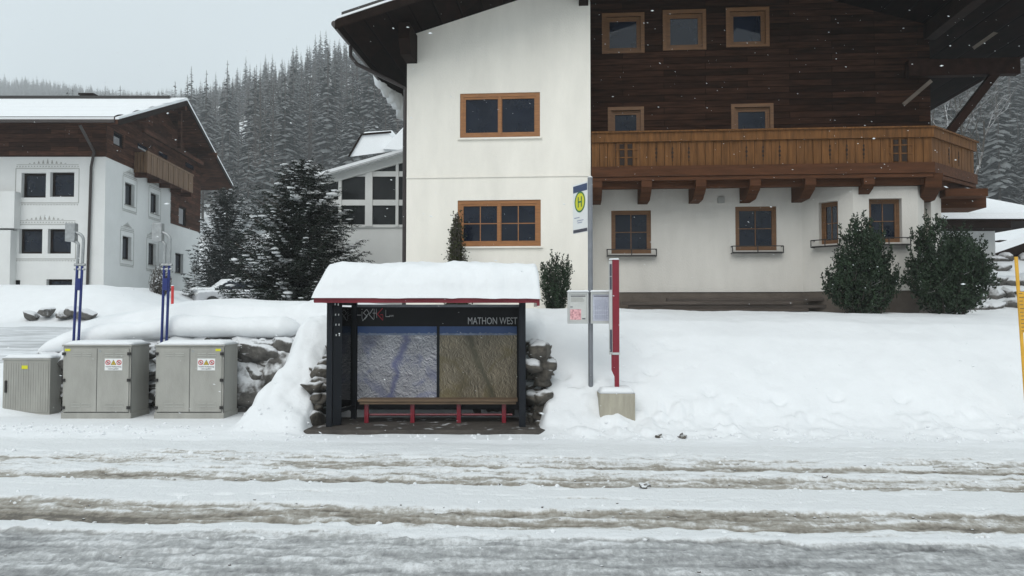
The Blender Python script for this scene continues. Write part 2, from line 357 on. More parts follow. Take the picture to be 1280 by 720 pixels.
def H(x, y):
    x = np.asarray(x, float); y = np.asarray(y, float)
    j = .28 * fbm(x * .9, y * .9, 4, 5)
    t = T(x)
    yy = y + .25 * fbm(x * .35, y * .1, 3, 9)
    pr = prof(yy, P_right); pw = prof(y + .1 * fbm(x * 1.3, 0 * y, 2, 3), P_wall); pl = prof(yy, P_left); ph = prof(yy, P_heap); pc = prof(y, P_rec)
    p = pl + (pw - pl) * sm(x, -10.2, -9.2)
    hx = x + j + (15.5 - np.clip(y, 13.5, 18)) * .05
    p = p + (ph - p) * sm(hx, -4.85, -4.25)
    p = p + (pc - p) * sm(x + .5 * j, -3.68, -3.54)
    p = p + (pr - p) * sm(x + .6 * j, .50, .72)
    z = t * p
    back = G(x, y); z = z + (back - z) * sm(y, 19.3, 22.0)
    # surface relief
    snowy = sm(y, 12, 14)
    z = z + snowy * (.07 * fbm(x * .5, y * .5, 3, 1) + .02 * fbm(x * 2.5, y * 2.5, 3, 2)) * sm(p, 0, .2)
    lump = sm(y, 12.9, 13.7) * (1 - sm(y, 14.3, 14.9 + .5 * (1 - sm(x, 2, 3.5)))) * sm(x, .6, 1.2) * (1 - .3 * sm(x, 2.5, 5))
    z = z + lump * (.22 * np.maximum(0, fbm(x * 2.6, y * 2.6, 3, 31)) + .10 * np.maximum(0, fbm(x * 6, y * 6, 2, 33)) - .04)
    z = z + .24 * fbm(x * 1.5, y * 1.5, 4, 101) * sm(x, -5.2, -4.7) * (1 - sm(x, -3.7, -3.5)) * sm(y, 13.9, 14.6) * (1 - sm(y, 17, 18))
    inrec = sm(x, -3.9, -3.6) * (1 - sm(x, .5, .75))
    z = z + (1 - inrec) * .10 * sm(y, 13.2, 14.3) * (1 - sm(y, 17, 18)) * sm(-x, -.2, .2)
    # foot marks and dents
    for (cx, cy, rx, ry, d) in DENTS:
        z = z - d * np.exp(-(((x - cx) / rx) ** 2 + ((y - cy) / ry) ** 2) ** 1.5)
    cr = np.abs(fbm(x * 1.1, y * 1.4, 4, 83)); bw = sm(y, 13.6, 14.2) * (1 - sm(y, 15.3, 16.6)) * sm(x, .7, 1.3)
    z = z - .09 * (1 - .8 * sm(x, 2.5, 4)) * bw * np.clip(1 - cr / .05, 0, 1) * sm(fbm(x * .6, y * .6, 2, 87), .0, .3)
    # road ruts
    r = y + .07 * x + .12 * fbm(x * .35, y * .35, 3, 12)
    c, _ = cover(x, y); rr = y + .07 * x
    mixed = 1 - sm(np.abs(c - .5), .3, .6)
    rd = .05 * (np.clip(c, 0, 1) - .7) + mixed * (.03 * fbm(x * 4, y * 8, 4, 41) + .05 * np.maximum(0, fbm(x * 5, y * 9, 3, 51) - .15))
    z = z + rd * (1 - sm(y, 12.2, 13.0)) + .02 * fbm(x * 1.5, y * 4, 3, 61) * sm(y, 11, 12) * (1 - sm(y, 14, 15))
    return z
DENTS = []
for k in range(9):
    DENTS.append((random.uniform(1.5, 9), random.uniform(14.3, 16.8), random.uniform(.06, .18), random.uniform(.05, .1), random.uniform(.02, .07)))
for (px, py) in ((820, 492), (790, 500), (1050, 515), (975, 520), (780, 380 + 60), (1130, 520), (890, 515), (705, 500), (720, 510)):
    Y = 14.7; p = W(px, py, Y); DENTS.append((p.x, 14.4 + (540 - py) * .018, .14, .07, .13))
for (px, py) in ((145, 683), (160, 687), (218, 684), (208, 698), (222, 700), (280, 617), (225, 618), (90, 624), (330, 616)):
    Y = 2.05 / ((py - 395) / 1000); DENTS.append(((px - 640) / 1000 * Y, Y, .11, .05, .05))

def grid_object(name, xs, ys, hf, m, mask=None, label=None):
    X, Y = np.meshgrid(xs, ys); Z = hf(X, Y)
    v = np.stack([X.ravel(), Y.ravel(), Z.ravel()], 1); nx = len(xs)
    i, j = np.meshgrid(np.arange(nx - 1), np.arange(len(ys) - 1)); a = (j * nx + i)
    f = np.stack([a, a + 1, a + nx + 1, a + nx], -1).reshape(-1, 4)
    if mask is not None:
        c = v[f].mean(1); f = f[mask(c)]
        used = np.unique(f); mp = np.zeros(len(v), int); mp[used] = np.arange(len(used)); v = v[used]; f = mp[f]
    me = bpy.data.meshes.new(name); me.vertices.add(len(v)); me.vertices.foreach_set('co', v.ravel())
    me.loops.add(f.size); me.loops.foreach_set('vertex_index', f.ravel()); me.polygons.add(len(f))
    me.polygons.foreach_set('loop_start', np.arange(0, f.size, 4)); me.polygons.foreach_set('loop_total', np.full(len(f), 4))
    me.polygons.foreach_set('use_smooth', np.ones(len(f), bool)); me.materials.append(m); me.update(calc_edges=True); me.validate()
    o = bpy.data.objects.new(name, me); COL.objects.link(o); tag(o, label, None, None, 'structure'); return o
xs = np.arange(-15, 15.01, .042); ys = np.concatenate([np.arange(3.0, 5.6, .05), np.arange(5.6, 12.6, .028), np.arange(12.6, 22.01, .05)])
def isside(c):
    x, y = c[:, 0], c[:, 1]; w_ = .4 * fbm(y * .3, y * 0, 2, 91)
    return (x < -10.9 - (y - 19) * .03 + w_) & (y > 18.6 + .25 * (-10.9 - x) * 0) & (y < 29.8 + .1 * (x + 12) + w_)
isroad = lambda c: c[:, 1] + .07 * c[:, 0] < 12.9
rd_ = grid_object('road', xs, ys, H, M['road'], isroad, 'snowy road with brown slush in the wheel tracks')
co = np.empty(len(rd_.data.vertices) * 3); rd_.data.vertices.foreach_get('co', co); co = co.reshape(-1, 3)
cv_, rv_ = cover(co[:, 0], co[:, 1]); at_ = rd_.data.color_attributes.new('cover', 'FLOAT_COLOR', 'POINT')
far_ = sm(co[:, 1], 12.2, 12.9); cv_ = cv_ * (1 - far_) + 1.1 * far_
at_.data.foreach_set('color', np.stack([cv_, 1 - sm(rv_, 7.3, 7.9), cv_ * 0, cv_ * 0 + 1], 1).ravel())
grid_object('snow_bank', xs, ys, H, M['snow'], lambda c: ~isroad(c) & ~isside(c), 'smooth snow bank behind the bus shelter')
M['side'] = mat('packed_snow_road', (.46, .47, .48), .8, .35, 1.3, .7, 5, (.35, 2.2, 1), col2=(.62, .64, .66))
grid_object('side_road', xs, ys, H, M['side'], isside, 'packed snow lane climbing to the farmhouse')
def Hm(x, y):
    inside = (np.abs(x) < 14.8) & (y < 21.8)
    return np.where(y < 19.4, H(x, np.minimum(y, 30.)), G(x, y)) + .05 * fbm(x * .4, y * .4, 3, 77) * sm(y, 20, 24) - np.where(inside, .6, 0) - .01
grid_object('snow_field', np.arange(-90, 90.1, .5), np.arange(12., 125, .5), Hm, M['snow'], lambda c: ~((np.abs(c[:, 0]) < 14) & (c[:, 1] < 21)) & ~isside(c), 'snow covered ground around the houses')
grid_object('side_road', np.arange(-90, 90.1, .5), np.arange(12., 125, .5), Hm, M['side'], lambda c: isside(c) & ~((np.abs(c[:, 0]) < 14) & (c[:, 1] < 21)), 'packed snow lane climbing to the farmhouse')
b = MB(); b.box((-820, -155, -.6), (400, 3.02, -.02)); tag(b.build('ground', M['snow_soft'], None), 'snowy ground this side of the road', kind='structure')
b = MB(); b.box((-400, 3.0, -.6), (-14.98, 13, -.03)); b.box((14.98, 3.0, -.6), (400, 13, -.03)); tag(b.build('verge_ground', M['snow_soft'], None), 'snowy ground beyond both ends of the road', kind='structure')

# hills
def Eaz(a): return np.interp(a, [-1.2, -.64, -.5, -.42, -.34, -.26, -.2, -.1, .1, .5, .7, 1.2], [.15, .19, .218, .243, .272, .308, .328, .35, .40, .43, .43, .4])
def Hh(x, y):
    a = x / np.maximum(y, 1); t = np.clip((y - 105) / 350, 0, 1)
    z = 5.0 + .01 * (y - 105) + t ** 1.12 * (Eaz(a) * 455 - 8)
    t2 = np.clip((y - 455) / 650, 0, 1)
    far = np.interp(a, [-1.2, -.64, -.56, -.5, -.4, 1.2], [.31, .285, .275, .262, .25, .25])
    z = z + t2 * (np.maximum(far * 1105, z * .9) - Eaz(a) * 455) * (1 - sm(a, -.3, -.2)) - sm(a, -.3, -.2) * t2 * 60
    return z + 6 * fbm(x * .015, y * .015, 4, 8) * np.clip(t * 4, 0, 1)
grid_object('hillside', np.arange(-820, 820.1, 8.), np.arange(112, 1108, 8.), Hh, M['snow_soft'], None, 'steep snowy hillside under the forest')

M['far_slope'] = mat('forested_slope', (.05, .06, .06), .9, .3, .05, col2=(.45, .47, .49))
def Hb(x, y):
    t = np.clip((-y - 150) / 380, 0, 1); return t ** 1.1 * (165 + 40 * fbm(x * .006, y * .003, 4, 60)) - 1 + 5 * fbm(x * .03, y * .03, 3, 61) * t
grid_object('far_hillside', np.arange(-820, 820.1, 10.), np.arange(-540, -149, 10.), Hb, M['far_slope'], None)
# ------------------------------------------------------------------ trees on the hill
def hill_tree(h, r, tiers, kind, seed):
    rnd = random.Random(seed); m = MB()
    m.tube([(0, 0, -1.5), (0, 0, h * .97)], [h * .014, .03], 5, 1, cap=False)
    for k in range(tiers):
        f = k / (tiers - 1); z = h * (.07 + .9 * f); rr = r * (1 - f) ** .8 * rnd.uniform(.8, 1.15) + .12
        if kind == 'larch': rr *= rnd.uniform(.6, 1.1)
        nb = 11 if f < .7 else 7
        for q in range(nb):
            if rnd.random() < (.12 if kind == 'spruce' else .3): continue
            a = 2 * math.pi * (q + rnd.uniform(-.4, .4)) / nb + k * .7; L = rr * rnd.uniform(.7, 1.2)
            dr = (-.38 if kind == 'spruce' else .1) * L + rnd.uniform(-.1, .1)
            d = Vector((math.cos(a), math.sin(a), 0)); s_ = Vector((-d.y, d.x, 0)); wd = L * (.30 if kind == 'spruce' else .10) + .04
            zj_ = z + rnd.uniform(-.55, .55) * h / tiers; o = Vector((0, 0, zj_)); tip = o + d * L + Vector((0, 0, dr)); mid = o + d * L * .55 + Vector((0, 0, dr * .35 + .05 * L))
            m.face([o, mid - s_ * wd + Vector((0, 0, -.12 * L)), tip, mid], 0); m.face([o, mid, tip, mid + s_ * wd + Vector((0, 0, -.12 * L))], 0)
            if kind == 'spruce': m.face([mid + s_ * wd * .2, mid - s_ * wd * .3, mid + Vector((0, 0, -.32 * L)) + d * .1 * L], 0)
    return m
protos = []
for i, (h, r, t, kd) in enumerate([(19, 2.9, 17, 'spruce'), (22, 3.1, 19, 'spruce'), (15, 2.6, 14, 'spruce'), (24, 3.0, 20, 'spruce'), (20, 2.6, 20, 'larch'), (17, 2.3, 17, 'larch')]):
    m = hill_tree(h, r, t, kd, i + 5)
    o = m.build('hillside_spruce' if kd == 'spruce' else 'hillside_larch', [M['hill_spruce'] if kd == 'spruce' else M['hill_larch'], M['bark']], None)
    protos.append((kd, o, m))
spots = []
cell = {}
def try_spot(x, y, dmin):
    k = (int(x // 6), int(y // 6))
    for i in (-1, 0, 1):
        for j in (-1, 0, 1):
            for (a, b_) in cell.get((k[0] + i, k[1] + j), ()):
                if (a - x) ** 2 + (b_ - y) ** 2 < dmin * dmin: return False
    cell.setdefault(k, []).append((x, y)); spots.append((x, y)); return True
rr_ = random.Random(3)
for _ in range(50000):
    y = 150 + 320 * math.sqrt(rr_.random())
    if rr_.random() < .06: y = rr_.uniform(118, 150)
    a = rr_.uniform(-.68, -.09) if rr_.random() < .78 else rr_.uniform(.46, .72)
    x = a * y
    # open snow patches at the hill's foot
    if a < 0 and (y < 150 or (a > -.3 and y < 172)): continue
    if fbm(np.array([x * .02]), np.array([y * .02]), 3, 4)[0] > .8: continue
    try_spot(x, y, 5.4 + (y > 300) * .6)
spots.sort(key=lambda p: p[1])
vis = [p for p in spots if abs(p[0] / p[1]) < .66]
near_set = set(vis[:280])
first = {}
used_proto = set()
acc_v, acc_f, acc_m, base = [], [], [], 0
arr = []
for kd, o, m in protos:
    arr.append((np.array(m.v), m.f, m.m))
for (x, y) in spots:
    z = float(Hh(np.array([x]), np.array([y]))[0]); rz = rr_.uniform(0, 6.28); sc = rr_.choice([rr_.uniform(.6, .9), rr_.uniform(1.0, 1.35), rr_.uniform(1.1, 1.6)])
    sc *= 1 - .3 * float(sm(y, 260, 400))
    larch = fbm(np.array([x * .012 + 5]), np.array([y * .012]), 2, 44)[0] + rr_.uniform(-.5, .5) > (.08 if x < 0 else .6)
    pi_ = rr_.choice([4, 5]) if larch else rr_.choice([0, 1, 2, 3])
    kd, o, m = protos[pi_]
    if (x, y) in near_set:
        c = o if pi_ not in used_proto else o.copy()
        if pi_ in used_proto: COL.objects.link(c)
        used_proto.add(pi_)
        c.location = (x, y, z); c.rotation_euler = (0, 0, rz); c.scale = (sc, sc, sc * rr_.uniform(.9, 1.1))
        if kd == 'spruce': tag(c, 'snow dusted dark spruce standing in the forest on the lower hillside', 'spruce', 'spruces on the lower hillside')
        else: tag(c, 'bare greyish brown larch standing in the forest on the lower hillside', 'larch', 'larches on the lower hillside')
    else:
        vv, ff, mmi = arr[pi_]
        c_, s_ = math.cos(rz) * sc, math.sin(rz) * sc
        nv = np.stack([vv[:, 0] * c_ - vv[:, 1] * s_ + x, vv[:, 0] * s_ + vv[:, 1] * c_ + y, vv[:, 2] * sc + z], 1)
        acc_v.append(nv); k2 = 0 if kd == 'spruce' else 1
        acc_f.extend(tuple(i + base for i in f) for f in ff); acc_m.extend((2 if q == 1 else k2) for q in mmi); base += len(vv)
for i, (kd, o, m) in enumerate(protos):
    if i not in used_proto: bpy.data.objects.remove(o)
# faint far ridge trees
for _ in range(1500):
    a = rr_.uniform(-.68, -.34); y = rr_.uniform(560, 1090); x = a * y
    z = float(Hh(np.array([x]), np.array([y]))[0]); vv, ff, mmi = arr[2]; sc = rr_.uniform(1.1, 1.6)
    acc_v.append(vv * sc + [x, y, z]); acc_f.extend(tuple(i + base for i in f) for f in ff); acc_m.extend((2 if q == 1 else 0) for q in mmi); base += len(vv)
me = bpy.data.meshes.new('forest'); me.from_pydata(np.concatenate(acc_v).tolist(), [], acc_f)
for k in ('hill_spruce', 'hill_larch', 'bark'): me.materials.append(M[k])
me.polygons.foreach_set('material_index', acc_m); me.update()
o = bpy.data.objects.new('forest', me); COL.objects.link(o); tag(o, 'hazy far forest covering the upper hillside', kind='stuff', cat='forest')

# ------------------------------------------------------------------ walls and windows
def wallmap(P0, P1):
    P0 = Vector((*P0, 0)); d = Vector((*P1, 0)) - P0; L = d.length; d.normalize(); n_ = Vector((-d.y, d.x, 0))
    return (lambda s, dep, z: tuple(P0 + d * s + n_ * dep + Vector((0, 0, z)))), L
def wall(m, P0, P1, z0, z1, holes=(), reveal=.2, mi=0, dep=0, s0=0, s1=None, rmi=None):
    Fm, L = wallmap(P0, P1); s1 = L if s1 is None else s1
    ss = sorted({s0, s1, *[q for h in holes for q in h[:2]]}); top = z1 if callable(z1) else (lambda s: z1)
    if callable(z1): ss = sorted(set(ss) | set(np.linspace(s0, s1, 9).tolist()))
    zt = min(top(s) for s in ss)
    zz = sorted({z0, *[q for h in holes for q in h[2:4]]})
    for i in range(len(ss) - 1):
        for j in range(len(zz)):
            a, b_ = ss[i], ss[i + 1]; c = zz[j]
            if j + 1 < len(zz): d0 = d1 = zz[j + 1]
            else: d0, d1 = top(a), top(b_)
            mid = ((a + b_) / 2, (c + d0) / 2)
            if any(h[0] < mid[0] < h[1] and h[2] < mid[1] < h[3] for h in holes): continue
            m.face([Fm(a, dep, c), Fm(b_, dep, c), Fm(b_, dep, d1), Fm(a, dep, d0)], mi)
    for (a, b_, c, d_) in [h[:4] for h in holes]:
        e = dep + reveal; k = mi if rmi is None else rmi
        m.face([Fm(a, dep, c), Fm(a, dep, d_), Fm(a, e, d_), Fm(a, e, c)], k); m.face([Fm(b_, dep, c), Fm(b_, e, c), Fm(b_, e, d_), Fm(b_, dep, d_)], k)
        m.face([Fm(a, dep, c), Fm(a, e, c), Fm(b_, e, c), Fm(b_, dep, c)], k); m.face([Fm(a, dep, d_), Fm(b_, dep, d_), Fm(b_, e, d_), Fm(a, e, d_)], k)
    return Fm
def window(parent, Fm, h, dep, frame, glass, casements=1, grid=(1, 1), fw=.09, proud=0, sill=None, rail=False, sillmat=None, sashw=.055, muntin=.022, surround=0):
    a, b_, c, d_ = h[:4]; m = MB(); f0, f1 = dep, dep + .09
    m.box((a, f0, c), (a + fw, f1, d_), 0, Fm); m.box((b_ - fw, f0, c), (b_, f1, d_), 0, Fm)
    m.box((a + fw, f0, d_ - fw), (b_ - fw, f1, d_), 0, Fm); m.box((a + fw, f0, c), (b_ - fw, f1, c + fw), 0, Fm)
    if surround:
        s_ = surround; m.box((a - s_, -.03, c - s_ * .6), (a, f0, d_ + s_), 0, Fm); m.box((b_, -.03, c - s_ * .6), (b_ + s_, f0, d_ + s_), 0, Fm); m.box((a, -.03, d_), (b_, f0, d_ + s_), 0, Fm); m.box((a, -.035, c - s_ * .6), (b_, f0, c), 0, Fm)
    iw = (b_ - a - 2 * fw) / casements; panes = []
    for k in range(casements):
        x0 = a + fw + k * iw; x1 = x0 + iw; z0_, z1_ = c + fw, d_ - fw; g0 = f0 + .018
        if k: m.box((x0 - .03, f0 - .005, z0_), (x0 + .03, f1, z1_), 0, Fm)
        m.box((x0, g0, z0_), (x0 + sashw, f1, z1_), 0, Fm); m.box((x1 - sashw, g0, z0_), (x1, f1, z1_), 0, Fm)
        m.box((x0 + sashw, g0, z0_), (x1 - sashw, f1, z0_ + sashw), 0, Fm); m.box((x0 + sashw, g0, z1_ - sashw), (x1 - sashw, f1, z1_), 0, Fm)
        for q in range(1, grid[0]):
            xx = x0 + sashw + (iw - 2 * sashw) * q / grid[0]; m.box((xx - muntin / 2, g0 + .02, z0_ + sashw), (xx + muntin / 2, f1, z1_ - sashw), 0, Fm)
        for q in range(1, grid[1]):
            zq = z0_ + sashw + (z1_ - z0_ - 2 * sashw) * q / grid[1]; m.box((x0 + sashw, g0 + .025, zq - muntin / 2), (x1 - sashw, f1, zq + muntin / 2), 0, Fm)
        panes.append((x0 + .01, x1 - .01, z0_ + .01, z1_ - .01))
    o = m.build('window', frame, parent)
    for (x0, x1, z0_, z1_) in panes:
        g = MB(); g.box((x0, f0 + .055, z0_), (x1, f0 + .065, z1_), 0, Fm); g.build('pane', glass, o)
    if sill:
        g = MB(); g.box((a - .05, -.06, c - .045), (b_ + .05, dep + .02, c - .002), 0, Fm); g.build('sill', sillmat or M['galv'], o)
    if rail:
        g = MB(); za, zb = c - .08, c + .10
        for (p, q) in (((a - .12, -.2, zb), (b_ + .12, -.2, zb)), ((a - .12, -.2, za), (b_ + .12, -.2, za)), ((a - .12, -.2, zb), (a - .12, 0, zb)), ((b_ + .12, -.2, zb), (b_ + .12, 0, zb)), ((a - .12, -.2, za), (a - .12, 0, za)), ((b_ + .12, -.2, za), (b_ + .12, 0, za)), ((a - .12, -.2, za), (a - .12, -.2, zb)), ((b_ + .12, -.2, za), (b_ + .12, -.2, zb)), ((a + (b_ - a) / 2, -.2, za), (a + (b_ - a) / 2, -.2, zb))):
            g.tube([Fm(*p), Fm(*q)], .014, 6)
        g.box((a - .1, -.19, za), (b_ + .1, -.02, za + .03), 0, Fm)
        g.build('flower_box_rail', M['iron'], o)
    return o
def rect(Fr, P0, P1, l, t, r, b_):
    s0, zt = Fr.hit(l, t, P0, P1); s1, zb = Fr.hit(r, b_, P0, P1)
    _, zt2 = Fr.hit((l + r) / 2, t, P0, P1); _, zb2 = Fr.hit((l + r) / 2, b_, P0, P1)
    return (s0, s1, zb2, zt2)

# ------------------------------------------------------------------ main chalet
TH = R(4.5); HF = Frame(2.0, 20.2, TH)
house = empty('chalet', (2.0, 20.2, 0), 'big white and dark timber chalet with a long carved wooden balcony', 'house', -TH)
VM = 1.3
uL = HF.hv(508, 250, 0)[0]
uE, zE = HF.hv(421, 35, -1.8)
uR = 11.5; uC = (uE + uR) / 2; SL = .30
zus = lambda u: zE + SL * (min(u, 2 * uC - u) - uE)
UW = 8.9
# wing (white gable end)
P0, P1 = (uL, 0), (0, 0)
w_up = rect(HF, P0, P1, 575, 116, 675, 172); w_lo = rect(HF, P0, P1, 572, 250, 676, 308)
m = MB(); Fm = wall(m, P0, P1, 1.9, lambda s: zus(s + uL) + .05, [w_up, w_lo], .16)
wall(m, (uL, 8), (uL, 0), 1.9, zus(uL) + .05); wall(m, (0, 0), (0, VM), 1.9, lambda s: zus(0) + .05)
zl = HF.hv(620, 220, 0)[1]
m.box((0, -.025, zl - .035), (-uL, -.0015, zl), 0, Fm)
house_wall = m.build('wing_wall', M['stucco'], house)
window(house, Fm, w_up, .03, M['oak'], M['glass'], 2, (1, 1), sill=True, sillmat=M['stucco'])
window(house, Fm, w_lo, .03, M['oak'], M['glass'], 2, (2, 2), sill=True, sillmat=M['stucco'])
# timber upper storey
zb_lo = 5.56
P0, P1 = (0, VM), (UW, VM)
tops = [rect(HF, P0, P1, *q) for q in ((757, 21, 801, 64), (833, 17, 878, 60), (912, 14, 957, 56))]
doors = []
for q in ((764, 138, 801, 200), (918, 134, 963, 200)):
    h = rect(HF, P0, P1, *q); doors.append((h[0], h[1], 5.62, h[3]))
m = MB(); Fu = wall(m, P0, P1, zb_lo, lambda s: zus(s) + .05, tops + doors, .14)
wall(m, (UW, VM), (UW, 8), zb_lo, zus(UW) + .05)
m.build('timber_wall', M['siding'], house)
for h in tops: window(house, Fu, h, .04, M['oak_dark'], M['glass'], 1, (1, 1), fw=.05, surround=.10)
for h in doors: window(house, Fu, h, .04, M['oak_dark'], M['glass'], 1, (1, 1), fw=.05, surround=.09)
# lower storey with the canted bay
A = (HF.hv(1003, 300, VM)[0], VM); B = (HF.hv(1067, 300, .38)[0], .38); C = (HF.hv(1148, 300, .38)[0], .38)
q = HF.hit(1177, 300, C, (C[0] + 1, C[1] + 1))[0] / math.sqrt(2); D = (C[0] + q, C[1] + q)
Z0 = HF.hv(880, 365, VM)[1]
m = MB(); z1 = 5.55
w1 = rect(HF, (0, VM), A, 764, 263, 814, 317); w2 = rect(HF, (0, VM), A, 919, 258, 971, 313)
Fa = wall(m, (0, VM), A, Z0, z1, [w1, w2], .14)
w3 = rect(HF, A, B, 1023, 252, 1048, 305); w4 = rect(HF, B, C, 1086, 248, 1128, 303); w5 = rect(HF, C, D, 1155, 250, 1164.5, 300)
w4 = (w4[0], w4[1], w4[2], w4[3])
Fab = wall(m, A, B, Z0, z1, [w3], .22); Fbc = wall(m, B, C, Z0, z1, [w4], .22); Fcd = wall(m, C, D, Z0, z1, [w5], .22)
wall(m, D, (D[0], 8), Z0, z1)
m.build('bay_wall', M['stucco_shaded'], house)
for F_, h, gr, dp, rl in ((Fa, w1, (2, 2), .04, 1), (Fa, w2, (2, 2), .04, 1), (Fab, w3, (2, 2), .16, 1), (Fbc, w4, (2, 2), .16, 1), (Fcd, w5, (1, 2), .16, 0)):
    window(house, F_, h, dp, M['oak_dark'], M['glass'], 1, gr, fw=.06, rail=bool(rl), sashw=.05)
# plinth
m = MB(); e = .035
wall(m, (0, VM + e), (A[0], VM + e), 1.9, Z0); wall(m, (A[0], VM + e), (B[0], B[1] + e), 1.9, Z0); wall(m, (B[0], B[1] + e), (C[0], C[1] + e), 1.9, Z0); wall(m, (C[0], C[1] + e), (D[0], D[1] + e), 1.9, Z0)
m.build('plinth', M['plinth'], house)
# balcony
def zpx(px, py, v): return HF.hv(px, py, v)[1]
zr1, zr0 = zpx(950, 163.5, 0), zpx(950, 175, 0); zb1, zb0 = zpx(950, 206, 0), zpx(950, 219, 0); zj = zpx(950, 231, 0)
KX = HF.hv(1165, 180, 0)[0]; KE = HF.hit(1218, 200, (KX, 0), (KX + 1, 1))[0]
bal = MB(); Fb, _ = wallmap((0, 0), (1, 0)); Fc, _ = wallmap((KX, 0), (KX + 1, 1))
segs = ((Fb, .02, KX), (Fc, 0, KE))
# floor
bal.raw([(.02, .1, zb0 + .05), (KX, .1, zb0 + .05), (KX + KE * .707, KE * .707 + .1, zb0 + .05), (KX + KE * .707, 5, zb0 + .05), (UW + .0, 5, zb0 + .05), (UW + .0, VM + .01, zb0 + .05), (.02, VM - .01, zb0 + .05)], [(0, 1, 2, 3, 4, 5, 6)])
bal.raw([(.02, .1, zb0 + .12), (KX, .1, zb0 + .12), (KX + KE * .707, KE * .707 + .1, zb0 + .12), (KX + KE * .707, 5, zb0 + .12), (UW + .0, 5, zb0 + .12), (UW + .0, VM + .01, zb0 + .12), (.02, VM - .01, zb0 + .12)], [(0, 1, 2, 3, 4, 5, 6)])
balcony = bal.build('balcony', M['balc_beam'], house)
m = MB()
for F_, a, b_ in segs:
    m.box((a, -.05, zr0), (b_ + .03, .14, zr1), 0, F_); m.box((a, -.10, zr1 - .002), (b_ + .05, .2, zr1 + .035), 0, F_)
m.build('hand_rail', M['balc'], balcony)
m = MB()
for F_, a, b_ in segs:
    m.box((a, -.06, zb0), (b_ + .03, .10, zb1), 0, F_); m.box((a, -.03, zb0 - .10), (b_, .08, zb0 - .01), 0, F_)
    m.box((a, .20, zj - .02), (b_ - .1, .38, zb0 - .03), 0, F_)
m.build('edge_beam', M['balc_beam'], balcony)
m = MB(); cut = MB(); rb = random.Random(4)
for si, (F_, a, b_) in enumerate(segs):
    nb = round((b_ - a) / .205); bw = (b_ - a) / nb
    for k in range(nb):
        x0 = a + k * bw + .006; x1 = a + (k + 1) * bw - .006; dd = rb.uniform(0, .012)
        m.box((x0, .01 + dd, zb1 - .02), (x1, .04 + dd, zr0 + .02), 0, F_)
        if (si == 0 and (k in (7, 9, 11, 18, 20, 22, 28, 30, 32))) or (si == 1 and k in (4, 7)):
            xc = x1 + .006; zc = (zb1 + zr0) / 2
            cut2 = MB()
            for dz, rx, rz_ in ((.13, .022, .05), (.03, .032, .055), (-.08, .026, .055), (-.17, .014, .04)):
                cut2.prism([(xc, zc + dz + rz_), (xc + rx, zc + dz), (xc, zc + dz - rz_), (xc - rx, zc + dz)], .002, .012, 0, F_)
            cut2.build('carved_shade_plate', M['carved'], balcony)  # solid dark diamonds paint the shade of openings cut through the boards
    if si == 0:
        for k in (3, 36):          # lattice panels with turned balusters
            xa = a + k * bw
            for q in range(3): m.box((xa + .04 + q * .2, -.012, zb1), (xa + .075 + q * .2, .008, zr0), 0, F_)
            for z_ in (.35, .68): m.box((xa, -.014, zb1 + (zr0 - zb1) * z_), (xa + .55, .006, zb1 + (zr0 - zb1) * z_ + .03), 0, F_)
            cut2 = MB()
            for q in range(2): cut2.box((xa + .10 + q * .2, -.002, zb1 + .04), (xa + .22 + q * .2, .009, zr0 - .05), 0, F_)
            cut2.build('lattice_shade_plate', M['carved'], balcony)  # solid dark plates paint the shade between the lattice bars
m.build('balustrade_boards', M['balc'], balcony)
for px in (746, 807, 874, 941, 1009, 1081):
    m = MB(); u = HF.hv(px, 235, .3)[0]; wd = .13
    vb = VM if px < 1060 else .6
    m.prism([(-.02, zb0 - .01), (vb + .1, zb0 - .01), (vb + .1, zj - .28), (.55, zj - .28), (.12, zj - .12), (-.02, zj - .02)], u - wd, u + wd, 0, lambda x, y, z: (y, x, z))
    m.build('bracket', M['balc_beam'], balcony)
m = MB(); m.prism([(-.02, zb0 - .01), (1.4, zb0 - .01), (1.4, zj - .35), (.6, zj - .35), (.1, zj - .1)], -.2, .2, 0, lambda x, y, z: (C[0] + .25 + x * .1 + y, x + .0, z)); m.build('bracket', M['balc_beam'], balcony)
m = MB(); m.box((D[0] - .05, 1.6, zj - .42), (D[0] + 1.25, 2.6, zj - .02)); m.box((D[0] - .05, 1.0, zj - .2), (D[0] + 1.0, 1.5, zj)); m.build('bracket', M['balc_beam'], balcony)
# roof
V0, V1, TK = -1.8, 8.0, .24
prof_ = [(uE, zus(uE)), (uC, zus(uC)), (uR, zus(uR)), (uR, zus(uR) + TK), (uC, zus(uC) + TK), (uE, zus(uE) + TK)]
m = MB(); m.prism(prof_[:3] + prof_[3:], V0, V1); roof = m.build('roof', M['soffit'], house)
m = MB()
for (ua, ub) in ((uE, uC), (uR, uC)):
    sgn = 1 if ub > ua else -1
    m.prism([(ua - sgn * .03, zus(ua) - .03), (ub, zus(ub) - .03), (ub, zus(ub) + TK - .05), (ua - sgn * .03, zus(ua) + TK - .06)], V0 - .05, V0 - .003)
m.build('verge_board', M['black_wood'], roof)
m = MB()
for (ua, ub) in ((uE, uC), (uR, uC)):
    m.prism([(ua, zus(ua) + TK - .03), (ub, zus(ub) + TK - .03), (ub, zus(ub) + TK + .03), (ua, zus(ua) + TK + .02)], V0 - .04, V0 + .02)
m.prism([(uE + .1, zus(uE) + TK + .05), (uC, zus(uC) + TK + .02), (uR - .1, zus(uR) + TK + .05), (uR - .1, zus(uR) + TK + .35), (uC, zus(uC) + TK + .4), (uE + .1, zus(uE) + TK + .35)], V0 + .5, V1 - .1)
m.build('roof_snow', M['snow_soft'], roof)
m = MB()
